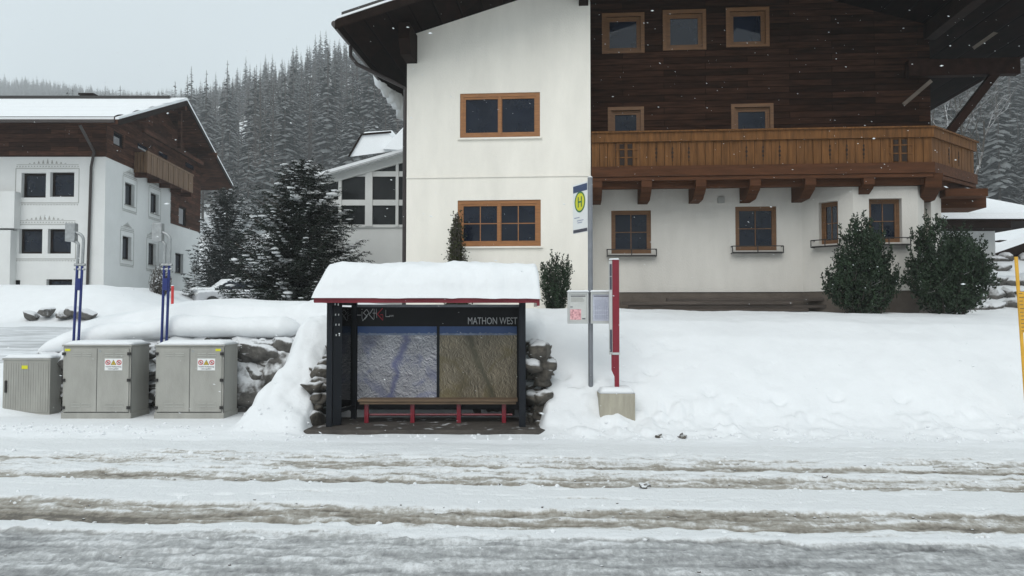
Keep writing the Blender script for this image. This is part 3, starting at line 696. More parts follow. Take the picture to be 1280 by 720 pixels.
for (ua, ub) in ((uE + .1, uC), (uR - .1, uC)):
    m.prism([(ua, zus(ua) + TK + .04), (ub, zus(ub) + TK + .04), (ub, zus(ub) + TK + .13), (ua, zus(ua) + TK + .13)], V0 + .04, V0 + .12)
m.build('metal_edge', M['iron'], roof)
# gutters
for u in (uE, uR):
    sg = -1 if u == uE else 1
    m = MB(); m.tube([(u + sg * .06, V0 - .02, zus(u) + .10), (u + sg * .06, V1, zus(u) + .10)], .075, 10); m.build('gutter', M['gutter'], roof)
# downpipe
def lp(px, py, v): u, z = HF.hv(px, py, v); return (u, v, z)
m = MB(); gy = -.45
zg = zus(uE) + .05
m.tube([(uE - .05, gy, zg), (uE - .05, gy, zg - .28), (uE + .12, gy + .02, zg - .50), (uL - .35, -.05, zg - .86), (uL - .06, .06, zg - 1.0), (uL - .06, .06, 6.9)], .05, 8)
m.tube([(uL - .06, .06, 6.9), (uL - .06, .06, 2.0)], .055, 8); m.build('downpipe', M['gutter'], house)
# purlin ends under the verge and the truss at the right
def purlin(u, zt, w_=.26, h_=.5, v0=-1.6, v1=VM):
    m = MB(); m.prism([(v0, zt), (v1, zt), (v1, zt - h_), (v0 + .25, zt - h_), (v0, zt - h_ * .55)], u - w_ / 2, u + w_ / 2, 0, lambda x, y, z: (y, x, z)); m.build('purlin', M['black_wood'], house)
purlin(uL + .13, zus(uL), .28, .72, -1.0, .3); purlin(HF.hv(730, 4, -1)[0], zus(-.2), .24, .7, -1.0, .2); purlin(4.3, zus(4.3), .3, .4); purlin(UW, zus(UW), .3, .4)
m = MB()
m.beam((8.2, 1.0, 8.45), (10.95, 1.0, 8.45), .24, .42); m.beam((10.4, 1.0, 8.3), (9.2, 1.0, 6.75), .2, .2); m.build('truss', M['dark_wood'], house)
for a_, b_ in (((1129, 131), (1164, 101)), ((1217, 60), (1264, 27))):
    m = MB(); m.beam(lp(*a_, .8), lp(*b_, .8), .05, .09); m.build('tie_rod', M['plinth'], house)
# eave snow slump
m = MB()
for k in range(7): m.blob((uE - .10 + .05 * k, 3.0 + .45 * k, zus(uE) + .18 - .05 * k), (.2, .5, .30 + .04 * k), 2, .3, 1.4, seed=k)
m.build('hanging_snow', M['snow_soft'], roof, smooth=True)
# small lamp box on the wall
m = MB(); h = rect(HF, (0, VM), A, 897, 247, 905, 254); m.box((h[0], -.06, h[2]), (h[1], -.002, h[3]), 0, Fa); m.build('junction_box', M['trim'], house)

# timber stored along the foot of the wall
tb = empty('timber_pile', (*HF.wld(4.4, .9), 2.15), 'dark boards lying stacked along the foot of the chalet wall', 'timber pile', -TH)
for k, (x0, x1, y, z) in enumerate([(-3.7, 1.2, .1, .0), (-3.4, 1.9, .12, .09), (-3.6, .8, .05, .18), (-2.4, 1.6, .14, .27)]):
    m = MB(); m.box((x0, y - .12, z + .02), (x1, y + .1, z + .095)); m.build('board', M['cabgrey'], tb)
m = MB(); m.box((1.95, 0, 0), (2.75, .25, .22)); bx = m.build('storage_box', M['black_wood'], None)
bx.location = (*HF.wld(4.4, .75), 2.15); bx.rotation_euler = (0, 0, -TH); tag(bx, 'small dark wooden box at the right end of the boards by the chalet wall', 'box')

# ------------------------------------------------------------------ left house
LX, LY = -20.44, 40.0; LF = Frame(LX, LY, 0)
lh = empty('farmhouse', (LX, LY, 0), 'white and brown farmhouse at the left with timber gable and painted window surrounds', 'house')
RE = (-.864, 14.4)
zL = lambda py: LF.hv(120, py, 0)[1]
zbr = zL(196); zev = 11.18
def Z1(zx, zy): return zx / 2.25, 80 + zy / 2.25
m = MB(); P0, P1 = (-16, 0), (0, 0)
def sL(px): return LF.hit(px, 250, P0, P1)[0]
hs = [rect(LF, P0, P1, *q) for q in ((27, 216, 57, 247), (63, 215, 92.5, 246), (24, 286, 52.5, 317), (60, 286, 88.5, 317), (4, 350, 25, 361.5), (58, 349, 90, 361.5))]
FL = wall(m, P0, P1, 2.0, zbr, hs, .35)
Q0, Q1 = (0, 0), RE
def rz(tl, br):
    a, b_ = Z1(*tl); c, d_ = Z1(*br); s0, zt = LF.hit(a, b_, Q0, Q1); s1, zb = LF.hit(c, d_, Q0, Q1); return (s0, s1, zb, zt)
hr = [rz((352, 330), (378, 403)), rz((424, 360), (446, 425)), rz((345, 482), (369, 552)), rz((418, 502), (439, 567)), rz((493, 530), (515, 590))]
sS = LF.hit(213, 260, Q0, Q1)[0]; zlow = LF.hit(213, 279, Q0, Q1)[1]
LW = math.hypot(*RE)
FR = wall(m, Q0, Q1, 2.0, zbr, [h for h in hr[:4]], .3, 0, 0, 0, sS); wall(m, Q0, Q1, 2.0, zlow, [hr[4]], .3, 0, 0, sS, LW)
# projecting oriel at the far left
m.box((-16, -.5, 6.4), (LF.hv(17, 300, -.5)[0], -.002, LF.hv(10, 237, -1)[1])); m.box((-16, -.5, 2.5), (LF.hv(5, 300, -1.0)[0], -.002, 6.3))
m.build('stucco_wall', M['stucco_cool'], lh)
for i, h in enumerate(hs): window(lh, FL, h, .24, M['black_wood'], M['glass'], 1, (1, 1), fw=.05, sashw=.05)
for i, h in enumerate(hr): window(lh, FR, h, .18, M['black_wood'], M['glass'], 1, (1, 1), fw=.05, sashw=.05, sill=True, sillmat=M['trim'])
# painted ornaments
for (F_, l, r_, zb, zt) in ((FL, hs[0][0] - .3, hs[1][1] + .25, hs[0][2] - .25, hs[0][3] + .2), (FL, hs[2][0] - .3, hs[3][1] + .25, hs[2][2] - .25, hs[2][3] + .2), *[(FR, h[0] - .3, h[1] + .3, h[2] - .25, h[3] + .25) for h in hr[:4]]):
    m = MB(); t_ = .03
    for a, b_, c, d_ in ((l, l + t_, zb, zt), (r_ - t_, r_, zb, zt), (l, r_, zb - t_, zb), (l, r_, zt, zt + t_), (l + .05, r_ - .05, zt + .2, zt + .22)): m.box((a, -.012, c), (b_, -.004, d_), 0, F_)
    n_ = int((r_ - l) / .14)
    for k in range(n_):
        xa = l + (r_ - l) * (k + .5) / n_
        for z_, sg in ((zt + .11, 1), (zb - .1, -1)):
            m.prism([(xa - .05, z_ - .04 * sg), (xa, z_ + .05 * sg), (xa + .05, z_ - .04 * sg), (xa, z_)], -.013, -.003, 0, F_)
    xm = (l + r_) / 2; wc = (r_ - l) * .28
    for k in range(9):
        t2 = (k - 4) / 4; m.prism([(xm + t2 * wc - .06, zt + .26), (xm + t2 * wc, zt + .30 + .22 * (1 - abs(t2))), (xm + t2 * wc + .06, zt + .26)], -.013, -.003, 0, F_)
    m.build('painted_ornament', M['trim'], lh)
# timber cladding
zend = lambda s: 0
ridge_s = 7.6
def zgab(s): return zev + .25 + (min(s + 2.0, 17.0 - s)) * ((14.62 - zev) / 9.4)
m = MB()
wall(m, P0, P1, zbr, zgab(0) , [], 0, 0, -.03)
aw = [rz((318, 185), (345, 240)), rz((502, 398), (522, 458))]
wall(m, Q0, Q1, zbr, zgab, [aw[0]], .1, 0, -.03, 0, sS); wall(m, Q0, Q1, zlow, zgab, [aw[1]], .1, 0, -.03, sS, LW)
m.face([FL(0, -.03, zbr), FL(16, -.03, zbr), FL(16, .0, zbr), FL(0, .0, zbr)]); m.face([FR(0, -.03, zbr), FR(sS, -.03, zbr), FR(sS, 0, zbr), FR(0, 0, zbr)])
m.face([FR(sS, -.03, zlow), FR(LW, -.03, zlow), FR(LW, 0, zlow), FR(sS, 0, zlow)])
m.build('timber_wall', M['siding_far'], lh)
for h in aw: window(lh, FR, h, .02, M['black_wood'], M['glass'], 1, (1, 1), fw=.05)
for tl, br in (((385, 222), (412, 250)), ((445, 245), (468, 268)), ((520, 275), (542, 300))):
    h = rz(tl, br); m = MB(); m.box((h[0], -.06, h[2]), (h[1], -.031, h[3]), 0, FR); m.build('window', M['glass'], lh)
# balcony on the gable
a0, zt0 = LF.hit(183, 190.5, (.7, 0), (.7 + RE[0], RE[1])); a1, zt1 = LF.hit(241, 218, (.7, 0), (.7 + RE[0], RE[1]))
zt0 = (zt0 + zt1) / 2; zb0_ = zt0 - 1.05
m = MB(); m.box((a0, -.72, zb0_ - .12), (a1, -.04, zb0_), 0, FR); lb = m.build('balcony', M['siding_far'], lh)
m = MB(); nb = 26
for k in range(nb):
    x0 = a0 + (a1 - a0) * k / nb; m.box((x0 + .01, -.74, zb0_ - .1), (x0 + (a1 - a0) / nb - .02 - (k % 3 == 1) * .08, -.68, zt0 - .05), 0, FR)
for k in range(4): m.box((a0 - .03, -.70 + .165 * k, zb0_ - .1), (a0 + .03, -.70 + .165 * k + .14, zt0 - .05), 0, FR)
m.box((a0 - .05, -.77, zt0 - .06), (a1, -.66, zt0 + .04), 0, FR); m.build('balustrade_boards', M['balc_far'], lb)
for k in range(5):
    m = MB(); x0 = a0 + .2 + (a1 - a0 - .4) * k / 4; m.box((x0 - .1, -.68, zb0_ - .35), (x0 + .1, -.04, zb0_ - .13), 0, FR); m.build('bracket', M['siding_far'], lb)
# roof: ridge runs left-right, gable to the right
zr_ = 14.62; yb, yr, ye = -2.1, 7.2, 16.9; xo = 1.5
def rp(y): return zev + (zr_ - zev) * (1 - abs(y - yr) / (yr - yb))
m = MB(); Fx = lambda x, y, z: (y + (-.06 * x if y > 0 else 0), x, z)
pr = [(yb, rp(yb)), (yr, zr_), (ye, rp(ye)), (ye, rp(ye) + .25), (yr, zr_ + .25), (yb, rp(yb) + .25)]
m.prism(pr, -17, xo, 0, Fx); lr = m.build('roof', M['siding_far'], lh)
m = MB()
m.prism([(yb - .03, rp(yb) - .05), (yr, zr_ - .05), (ye + .03, rp(ye) - .05), (ye + .03, rp(ye) + .22), (yr, zr_ + .22), (yb - .03, rp(yb) + .22)], xo + .003, xo + .06, 0, Fx); m.build('verge_board', M['black_wood'], lr)
m = MB(); m.box((-17, yb - .12, rp(yb) + .08), (xo - .0, yb - .005, rp(yb) + .22)); m.build('gutter', M['gutter'], lr)
m = MB(); ns = 60
for k in range(ns):           # snow with wind ridges on the near slope
    y0 = yb + .05 + (yr - yb) * k / ns; y1 = yb + .05 + (yr - yb) * (k + 1) / ns
    f = lambda y: .26 + .12 + .05 * math.sin((y - yb) * 3.4)
    m.face([(-17, y0, rp(y0) + f(y0)), (xo - .1 , y0, rp(y0) + f(y0)), (xo - .1 - .06 * max(0, y1), y1, rp(y1) + f(y1)), (-17, y1, rp(y1) + f(y1))])
m.face([(-17, yb + .05, rp(yb) + .25), (xo - .1, yb + .05, rp(yb) + .25), (xo - .1, yb + .05, rp(yb) + .38), (-17, yb + .05, rp(yb) + .38)])
m.prism([(yb, rp(yb) + .255), (yr, zr_ + .255), (ye, rp(ye) + .255), (ye, rp(ye) + .40), (yr, zr_ + .42), (yb, rp(yb) + .36)], xo - .14, xo + .03, 0, Fx)
m.prism([(yr, zr_ + .255), (ye, rp(ye) + .255), (ye, rp(ye) + .40), (yr, zr_ + .42)], -17, xo - .16, 0, Fx)
m.build('roof_snow', M['snow_soft'], lr)
m = MB(); m.box((-17, yr - .15, zr_ + .30), (LF.hv(213, 121, yr)[0], yr + .1, zr_ + .50)); m.build('ridge_cap', M['iron'], lr)
for l, r_ in ((57, 77), (97, 116)):
    m = MB(); u0 = LF.hv(l, 120, yr)[0]; u1 = LF.hv(r_, 120, yr)[0]; zt = .62 if l > 80 else .38
    m.box((u0 + .15, yr + .2, zr_ - .2), (u1 - .15, yr + .9, zr_ + zt)); m.box((u0, yr + .05, zr_ + zt), (u1, yr + 1.05, zr_ + zt + .1)); m.build('chimney', M['black_wood'], lr)
m = MB(); up = LF.hv(118, 200, -.1)[0]; m.tube([(up + .2, yb + .2, rp(yb) + .05), (up, -.15, rp(yb) - .9), (up - .15, -.12, 9.5), (LF.hv(109, 350, -.12)[0], -.12, 2.8)], .07, 8); m.build('downpipe', M['gutter'], lh)
m = MB()
for y in (2.2, 7.2, 12.2): m.beam((-.2, y, rp(y) - .2), (xo - .45, y, rp(y) - .2), .25, .35)
m.beam((.7, 2.5, 12.0), (.2, 12, 12.0), .15, .25); m.beam((.7, 7.2, 14.6), (.7, 7.2, 12.0), .2, .2); m.build('truss', M['siding_far'], lh)

# ------------------------------------------------------------------ conservatory behind
CF = Frame(0, 27.0, 0)
cv = empty('conservatory', (W(460, 325, 27).x, 27, 2.1), 'white framed glazed conservatory with a sloping snowy roof beside the chalet', 'conservatory')
ox = cv.location.x
def cz(px, py): u, z = CF.hv(px, py, 0); return u - ox, z - 2.1
xa, _ = cz(385, 250); xb, _ = cz(520, 250)
z_lo = cz(450, 283)[1]
def ctop(px): return 226 - (px - 395) * .285
m = MB(); m.box((xa, 0, -1), (xb, .2, z_lo)); m.build('wall', M['stucco_cool'], cv)
fr = MB()
def cbox(l, t, r_, b_, d0=-.06, d1=.1):
    x0, z1_ = cz(l, t); x1, z0_ = cz(r_, b_); fr.box((x0, d0, z0_), (x1, d1, z1_))
for (t, b_) in ((214.5, 221), (250, 257), (281, 284.5)): cbox(386, t, 518, b_)
for (l, r_) in ((423.5, 427.5), (457, 466), (495, 498.5)):
    x0, _ = cz(l, 250); x1, _ = cz(r_, 250); fr.box((x0, -.10, z_lo), (x1, .06, cz(l, ctop(l))[1] - .05))
p = [cz(390, ctop(390)), cz(518, ctop(518)), cz(518, ctop(518) + 9), cz(390, ctop(390) + 9)]; fr.prism(p, -.12, .05)
# white triangle at the low end
p = [cz(392, 214.4), cz(423.4, 214.4), cz(423.4, ctop(423.4) + 9), cz(396, ctop(396) + 9)]; fr.prism(p, -.04, .05)
fr.build('frame', M['whiteframe'], cv)
for (l, t, r_, b_) in ((393, 221, 423.5, 250), (427.5, 221, 457, 250), (466, 221, 495, 250), (498.5, 221, 517, 250), (393, 257, 423.5, 281), (427.5, 257, 457, 281), (466, 257, 495, 281), (498.5, 257, 517, 281)):
    m = MB(); x0, z1_ = cz(l, t); x1, z0_ = cz(r_, b_); m.box((x0, .0, z0_), (x1, .02, z1_)); m.build('pane', M['glass2'], cv)
for (l, r_) in ((427.5, 457), (466, 495), (498.5, 517)):
    m = MB(); m.prism([cz(l, 214.5), cz(r_, 214.5), cz(r_, ctop(r_) + 8), cz(l, ctop(l) + 8)], 0, .02); m.build('pane', M['glass2'], cv)
m = MB(); pa, pb = cz(388, ctop(388)), cz(520, ctop(520))
m.raw([(pa[0], -.4, pa[1]), (pb[0], -.4, pb[1]), (pb[0], 3.5, pb[1] + .05), (pa[0], 3.5, pa[1] + .05)] + [(pa[0], -.4, pa[1] + .16), (pb[0], -.4, pb[1] + .16), (pb[0], 3.5, pb[1] + .9), (pa[0], 3.5, pa[1] + .6)], [(3, 2, 1, 0), (4, 5, 6, 7), (0, 1, 5, 4), (1, 2, 6, 5), (2, 3, 7, 6), (3, 0, 4, 7)])
rf = m.build('roof', M['snow_soft'], cv)
m = MB(); m.beam((pa[0], -.43, pa[1] + .02), (pb[0], -.43, pb[1] + .02), .05, .06); m.build('gutter', M['galv'], rf)
# snowy roofs of the annex behind the conservatory
an = empty('annex', (W(475, 200, 31).x, 31, 2.1), 'small annex with a steep snow covered roof rising behind the conservatory', 'annex')
def W31(px, py, y=31): p = W(px, py, y); return (p.x - an.location.x, p.y - 31, p.z - 2.1)
m = MB(); q = [W31(437, 196), W31(452, 169), W31(486, 166), W31(500, 188)]
m.raw(q + [W31(450, 171, 34), W31(456, 165, 34), W31(490, 163, 34), W31(505, 180, 34)], [(0, 3, 2, 1), (0, 1, 5, 4), (1, 2, 6, 5), (2, 3, 7, 6)])
m.raw([W31(478, 186, 30.5), W31(508, 157, 30.5), W31(540, 157, 30.5), W31(540, 190, 30.5), W31(484, 180, 34), W31(508, 155, 34), W31(540, 155, 34), W31(540, 188, 34)], [(0, 3, 2, 1), (0, 1, 5, 4), (1, 2, 6, 5), (2, 3, 7, 6)])
anr = m.build('roof', M['snow_soft'], an)
m = MB(); m.beam(W31(452, 168, 30.95), W31(489, 165, 30.95), .05, .07); m.beam(W31(436, 196, 30.95), W31(452, 168, 30.95), .05, .06); m.build('roof_edge', M['black_wood'], anr)
m = MB(); x0 = W31(445, 200)[0]; m.box((x0, .1, -1), (5, 3, 5.7)); m.build('wall', M['stucco_cool'], an)

# ------------------------------------------------------------------ buildings at the right
gb = empty('garage', (W(1210, 330, 28).x, 28, 2.0), 'low white outbuilding under a broad snow covered hipped roof right of the chalet', 'outbuilding')
gx = gb.location.x
def g3(px, py, y): p = W(px, py, y); return (p.x - gx, p.y - 28, p.z - 2.0)
a = g3(1150, 285, 28); b_ = g3(1244.5, 330, 28)
m = MB(); m.box((a[0], 0, 0), (b_[0], 5, a[2])); m.build('wall', M['stucco_cool'], gb)
zl_ = g3(1200, 285, 27)[2]; zt_ = g3(1200, 274.5, 27)[2]; xr = g3(1330, 280, 27)[0]; xl = g3(1165, 280, 27)[0]
m = MB(); m.box((xl, -1.0, zl_), (g3(1282, 280, 27)[0] - .5, 5, zt_ - .05)); m.box((xl, -1.05, zt_ - .05), (xr, 6, zt_ + .0)); gr_ = m.build('roof', M['black_wood'], gb)
m = MB(); zs = zt_ + .02; t0 = .22
rA = [(xl, -1.08, zs), (xr, -1.08, zs), (xr, 6, zs), (xl, 6, zs)]; rB = [(xl, -1.02, zs + t0), (xr - .05, -1.02, zs + t0), (xr - .05, 6, zs + t0), (xl, 6, zs + t0)]
hr_ = g3(1240, 246, 30)[2]
rC = [(xl + .1, 2.0, hr_), (g3(1225, 246, 30)[0], 2.0, hr_), (g3(1225, 246, 30)[0], 3, hr_), (xl + .1, 3, hr_)]
m.raw(rA + rB + rC, [(0, 1, 5, 4), (1, 2, 6, 5), (2, 3, 7, 6), (3, 0, 4, 7), (4, 5, 9, 8), (5, 6, 10, 9), (6, 7, 11, 10), (7, 4, 8, 11), (8, 9, 10, 11)])
m.build('roof_snow', M['snow_soft'], gr_, smooth=False)
sh = empty('barn', (W(1290, 330, 33).x, 33, 2.5), 'dark timber barn with a snowy sloping roof at the right edge', 'barn')
sx_ = sh.location.x
def s3(px, py, y): p = W(px, py, y); return (p.x - sx_, p.y - 33, p.z - 2.5)
m = MB(); p0 = s3(1250, 318, 33); p1 = s3(1400, 370, 33); m.box((p0[0], 0, -1), (p1[0], 6, s3(1300, 300, 33)[2])); m.build('wall', M['siding'], sh)
m = MB(); A0, A1, B0, B1 = s3(1243, 317, 32.5), s3(1400, 262, 32.5), s3(1240, 288, 38), s3(1400, 242, 38)
up = Vector((0, 0, .3)); V_ = [Vector(q) for q in (A0, A1, B1, B0)]
m.raw([q - up for q in V_] + [q for q in V_], [(3, 2, 1, 0), (4, 5, 6, 7), (0, 1, 5, 4), (1, 2, 6, 5), (2, 3, 7, 6), (3, 0, 4, 7)])
br = m.build('roof', M['black_wood'], sh)
m = MB(); m.raw([q + Vector((0, 0, .003)) for q in V_] + [q + up for q in V_], [(3, 2, 1, 0), (4, 5, 6, 7), (0, 1, 5, 4), (1, 2, 6, 5), (2, 3, 7, 6), (3, 0, 4, 7)]); m.build('roof_snow', M['snow_soft'], br)
# rockery on the slope between chalet and barn
def gh(x, y): return float(Hm(np.array([x]), np.array([y]))[0]) if (y > 21.9 or abs(x) > 14.9) else float(H(np.array([x]), np.array([y]))[0])
rk_ = empty('rockery', (13.5, 24, 2.3), 'rows of snow covered stones stepping up the slope right of the chalet', 'rockery'); rr2 = random.Random(9)
for row, (py, Y) in enumerate(((385, 22), (374, 23.2), (362, 24.5), (350, 26), (340, 27.5))):
    px = 1195
    while px < 1290:
        x = (px - 640) / 1000 * Y; wv = rr2.uniform(.25, .6)
        if rr2.random() < .75: m = MB(); m.blob((x - 13.5, Y - 24, gh(x, Y) + .02 - 2.3), (wv * .6, .3, rr2.uniform(.12, .25)), 2, .35, 1.3, seed=rr2.random() * 50, sq=4); m.build('stone', M['rock'], rk_, smooth=True)
        px += rr2.uniform(12, 22)

# ------------------------------------------------------------------ boulder walls
def boulders(name, specs, mt, base, label, cat, group=None, big=False):
    m = MB()
    for i, (x, y, z, rx, ry, rz_) in enumerate(specs): m.blob((x, y, z), (rx, ry, rz_), 4 if big else 3, .16, 1.3, seed=i * 1.7 + base[0], flat=0, sq=4, cuts=11)
    o = m.build(name, mt, None, smooth=True); rebase(o, base); return tag(o, label, cat, group)
sp = []; r3 = random.Random(21)
for z, h in ((.28, .42), (.92, .36), (1.36, .20)):
    x = -10.0 + r3.uniform(0, .4)
    while x < -4.4:
        wd = r3.uniform(.45, .9) * (1.0 if h > .3 else .7)
        topz = float(T(x)) * .76
        if z - h * .3 < topz: sp.append((x + wd * .5, 16.66 + r3.uniform(-.08, .08), min(z, topz - .38) + r3.uniform(-.06, .06), wd * .64, .45, h * r3.uniform(.9, 1.15)))
        x += wd * .95
for k in range(170):
    x = r3.uniform(-9.6, -4.5); q_ = r3.uniform(.14, .28); tp = float(T(x)) * .65
    if tp > .3: sp.append((x, r3.uniform(16.42, 16.62), r3.uniform(0, tp - q_ * .4), q_ * 1.3, q_, q_ * .75))
sp.append((-5.3, 16.5, .58, .68, .5, .56)); sp.append((-5.35, 16.6, 1.26, .6, .42, .26)); sp.append((-4.75, 16.6, 1.0, .4, .4, .4))
boulders('boulder_wall', sp, M['rock'], (-7, 16.9, 0), 'wall of big frosted boulders under deep snow behind the grey cabinets', 'boulder wall', big=True)
def rubble(x0, x1, y0, y1, zt, n_, rmin, rmax):
    out = []
    for k in range(n_):
        r_ = r3.uniform(rmin, rmax); out.append((r3.uniform(x0, x1), r3.uniform(y0, y1), r3.uniform(.0, zt - r_ * .5), r_ * r3.uniform(.8, 1.2), r_ * r3.uniform(1.1, 1.6), r_ * r3.uniform(.55, .95)))
    return out
sp = rubble(.40, .60, 14.66, 15.9, 1.60, 75, .13, .24)
boulders('stone_wall', sp, M['rock_bare'], (.6, 15.2, 0), 'dark dry stone wall end at the right side of the bus shelter', 'stone wall')
sp = rubble(-3.66, -3.50, 14.66, 15.9, 1.25, 55, .12, .22)
boulders('stone_wall', sp, M['rock_bare'], (-3.7, 15.2, 0), 'dark dry stone wall end half buried in snow at the left side of the bus shelter', 'stone wall')
bw0 = bpy.data.objects['boulder_wall']; m = MB(); vs, fs = [], []; nn = 120
for i in range(nn):
    x = -9.9 + 5.5 * i / (nn - 1); tt = float(T(x)); cz_ = tt * .745; e_ = min(1, i / 12, (nn - 1 - i) / 8)
    rr_2 = (.22 + .05 * float(fbm(np.array(x * 1.7), np.array(2.), 3, 5))) * e_ ** .5 + .01; yy_ = 16.74 + .06 * float(fbm(np.array(x * 1.3), np.array(9.), 2, 6))
    for k in range(10):
        a = 2 * math.pi * k / 10; vs.append((x + 7, yy_ + math.cos(a) * rr_2 * 1.5 - 16.9, cz_ + math.sin(a) * rr_2 * (.8 if math.sin(a) < 0 else 1.15)))
for i in range(nn - 1):
    for k in range(10): fs.append((i * 10 + k, i * 10 + (k + 1) % 10, (i + 1) * 10 + (k + 1) % 10, (i + 1) * 10 + k))
m.raw(vs, fs); m.build('snow_lip', M['snow'], bw0, smooth=True)
sp = []
for z in (.3, .8, 1.3):
    x = -3.7
    while x < .6: sp.append((x, 15.98, z, .34, .25, .3)); x += .5
boulders('stone_wall', sp, M['rock_bare'], (-1.6, 16, 0), 'dark stone wall hidden behind the back panel of the bus shelter', 'stone wall')
# stones peeking from the far bank at left
sp = []
for px in (40, 58, 80, 92, 108): x = (px - 640) / 1000 * 31.6; q_ = r3.uniform(.6, 1.2); sp.append((x, 31.6, gh(x, 31.6) + .12 + r3.uniform(0, .2), .34 * q_, .4, .2 * q_))
boulders('stone_edging', sp, M['rock'], (-17.5, 31.6, 2), 'row of dark stones peeking out of the snow bank below the farmhouse', 'stones')
# loose ice lumps at the foot of the bank
for i, (px, py, r_) in enumerate(((823, 545, .05), (852, 545, .055), (805, 610, .05), (1028, 597, .025), (625, 606, .02))):
    Y = 2.05 / ((py - 395) / 1000); x = (px - 640) / 1000 * Y; z = gh(x, Y)
    m = MB(); m.blob((0, 0, 0), (r_ * 1.3, r_, r_ * .8), 2, .5, 1.6, seed=i); o = m.build('dirt_clod', M['rock_bare'], None); o.location = (x, Y, z + r_ * .4)
    tag(o, ('dark clod of dirt at the foot of the snow bank, left of a pair', 'dark clod of dirt at the foot of the snow bank, right of a pair', 'dark clod of dirt in the road between the slush tracks', 'tiny dark clod on the right half of the road', 'tiny dark clod on the road in front of the shelter')[i], 'dirt clod')

# ------------------------------------------------------------------ bus shelter
SX0, SX1, SYf, SYr, SZ = -3.27, .245, 14.4, 15.5, .07
XR0 = -3.05
sh_ = empty('bus_shelter', (-1.5, 14.9, SZ), 'open black bus shelter with thick snow on its red edged roof and panorama maps inside', 'bus shelter')
def P(x, y, z): return (x + 1.5, y - 14.9, z - SZ)
def sbox(m, a, b_, mi=0): m.box(P(*a), P(*b_), mi)
# floor slab
m = MB(); m.box((-3.62, 13.95, -.06), (.62, 15.75, .07)); o = m.build('concrete_slab', M['slab'], None, bevel=.02); rebase(o, (-1.5, 14.8, 0)); tag(o, 'wet concrete slab under the bus shelter edged by trodden snow', 'slab')
# posts
for (x, y, w_) in ((SX0, SYf, .05), (XR0, SYr, .05), (SX1 - .06, SYf, .06), (SX1 - .05, SYr, .05)):
    m = MB(); sbox(m, (x - w_, y - w_, SZ), (x + w_, y + w_, 2.42)); m.build('post', M['black'], sh_)
# perforated front blade at left
m = MB(); Fp, L_ = wallmap(P(SX0 - .03, SYf, 0)[:2], P(SX0 + .19, SYf + .12, 0)[:2])
holes = []
for r_i, z in enumerate((2.24, 2.05, 1.87, 1.68)):
    for k in range(3):
        if r_i == 3 and k == 0: continue
        holes.append((.05 + k * .058 + .008 * r_i, .075 + k * .058 + .008 * r_i, z - SZ, z + .045 - SZ))
wall(m, P(SX0 - .03, SYf, 0)[:2], P(SX0 + .19, SYf + .12, 0)[:2], .02, 2.33, holes, .02)
m.build('perforated_blade', M['black'], sh_)
m = MB()
for h in holes: m.box((h[0] + .004, .004, h[2] + .006), (h[1] - .004, .012, h[3] - .006), 0, Fp)
m.build('white_hole_plates', M['white'], sh_)  # white plates added so the blade's holes show bright
g = bpy.data.materials.new('clear_glass'); g.use_nodes = True; n = g.node_tree.nodes; lk = g.node_tree.links
n.clear(); to = n.new('ShaderNodeOutputMaterial'); ms = n.new('ShaderNodeMixShader'); tr = n.new('ShaderNodeBsdfTransparent'); gl = n.new('ShaderNodeBsdfGlossy'); fz = n.new('ShaderNodeFresnel')
tr.inputs[0].default_value = (.72, .77, .76, 1); gl.inputs[1].default_value = .03; fz.inputs[0].default_value = 1.5
lk.new(fz.outputs[0], ms.inputs[0]); lk.new(tr.outputs[0], ms.inputs[1]); lk.new(gl.outputs[0], ms.inputs[2]); lk.new(ms.outputs[0], to.inputs[0]); M['clear'] = g
Fs, Ls = wallmap(P(SX0 + .03, SYf + .05, 0)[:2], P(XR0, SYr, 0)[:2])
m = MB(); m.box((.2, 0, .28), (Ls - .05, .012, 2.15), 0, Fs); m.build('side_glass', M['clear'], sh_)
m = MB(); m.box((.0, -.02, .2), (Ls, .03, .26), 0, Fs); m.box((.0, -.02, 2.18), (Ls, .03, 2.26), 0, Fs); m.box((.14, -.02, .26), (.18, .03, 2.18), 0, Fs); m.build('side_frame', M['black'], sh_)
Fs2, Ls2 = wallmap(P(SX1 - .05, SYf, 0)[:2], P(SX1 - .05, SYr, 0)[:2])
m = MB(); m.box((.06, 0, .28), (Ls2 - .05, .012, 2.15), 0, Fs2); m.build('side_glass', M['clear'], sh_)
m = MB(); m.box((.0, -.02, .2), (Ls2, .03, .26), 0, Fs2); m.box((.0, -.02, 2.18), (Ls2, .03, 2.26), 0, Fs2); m.build('side_frame', M['black'], sh_)
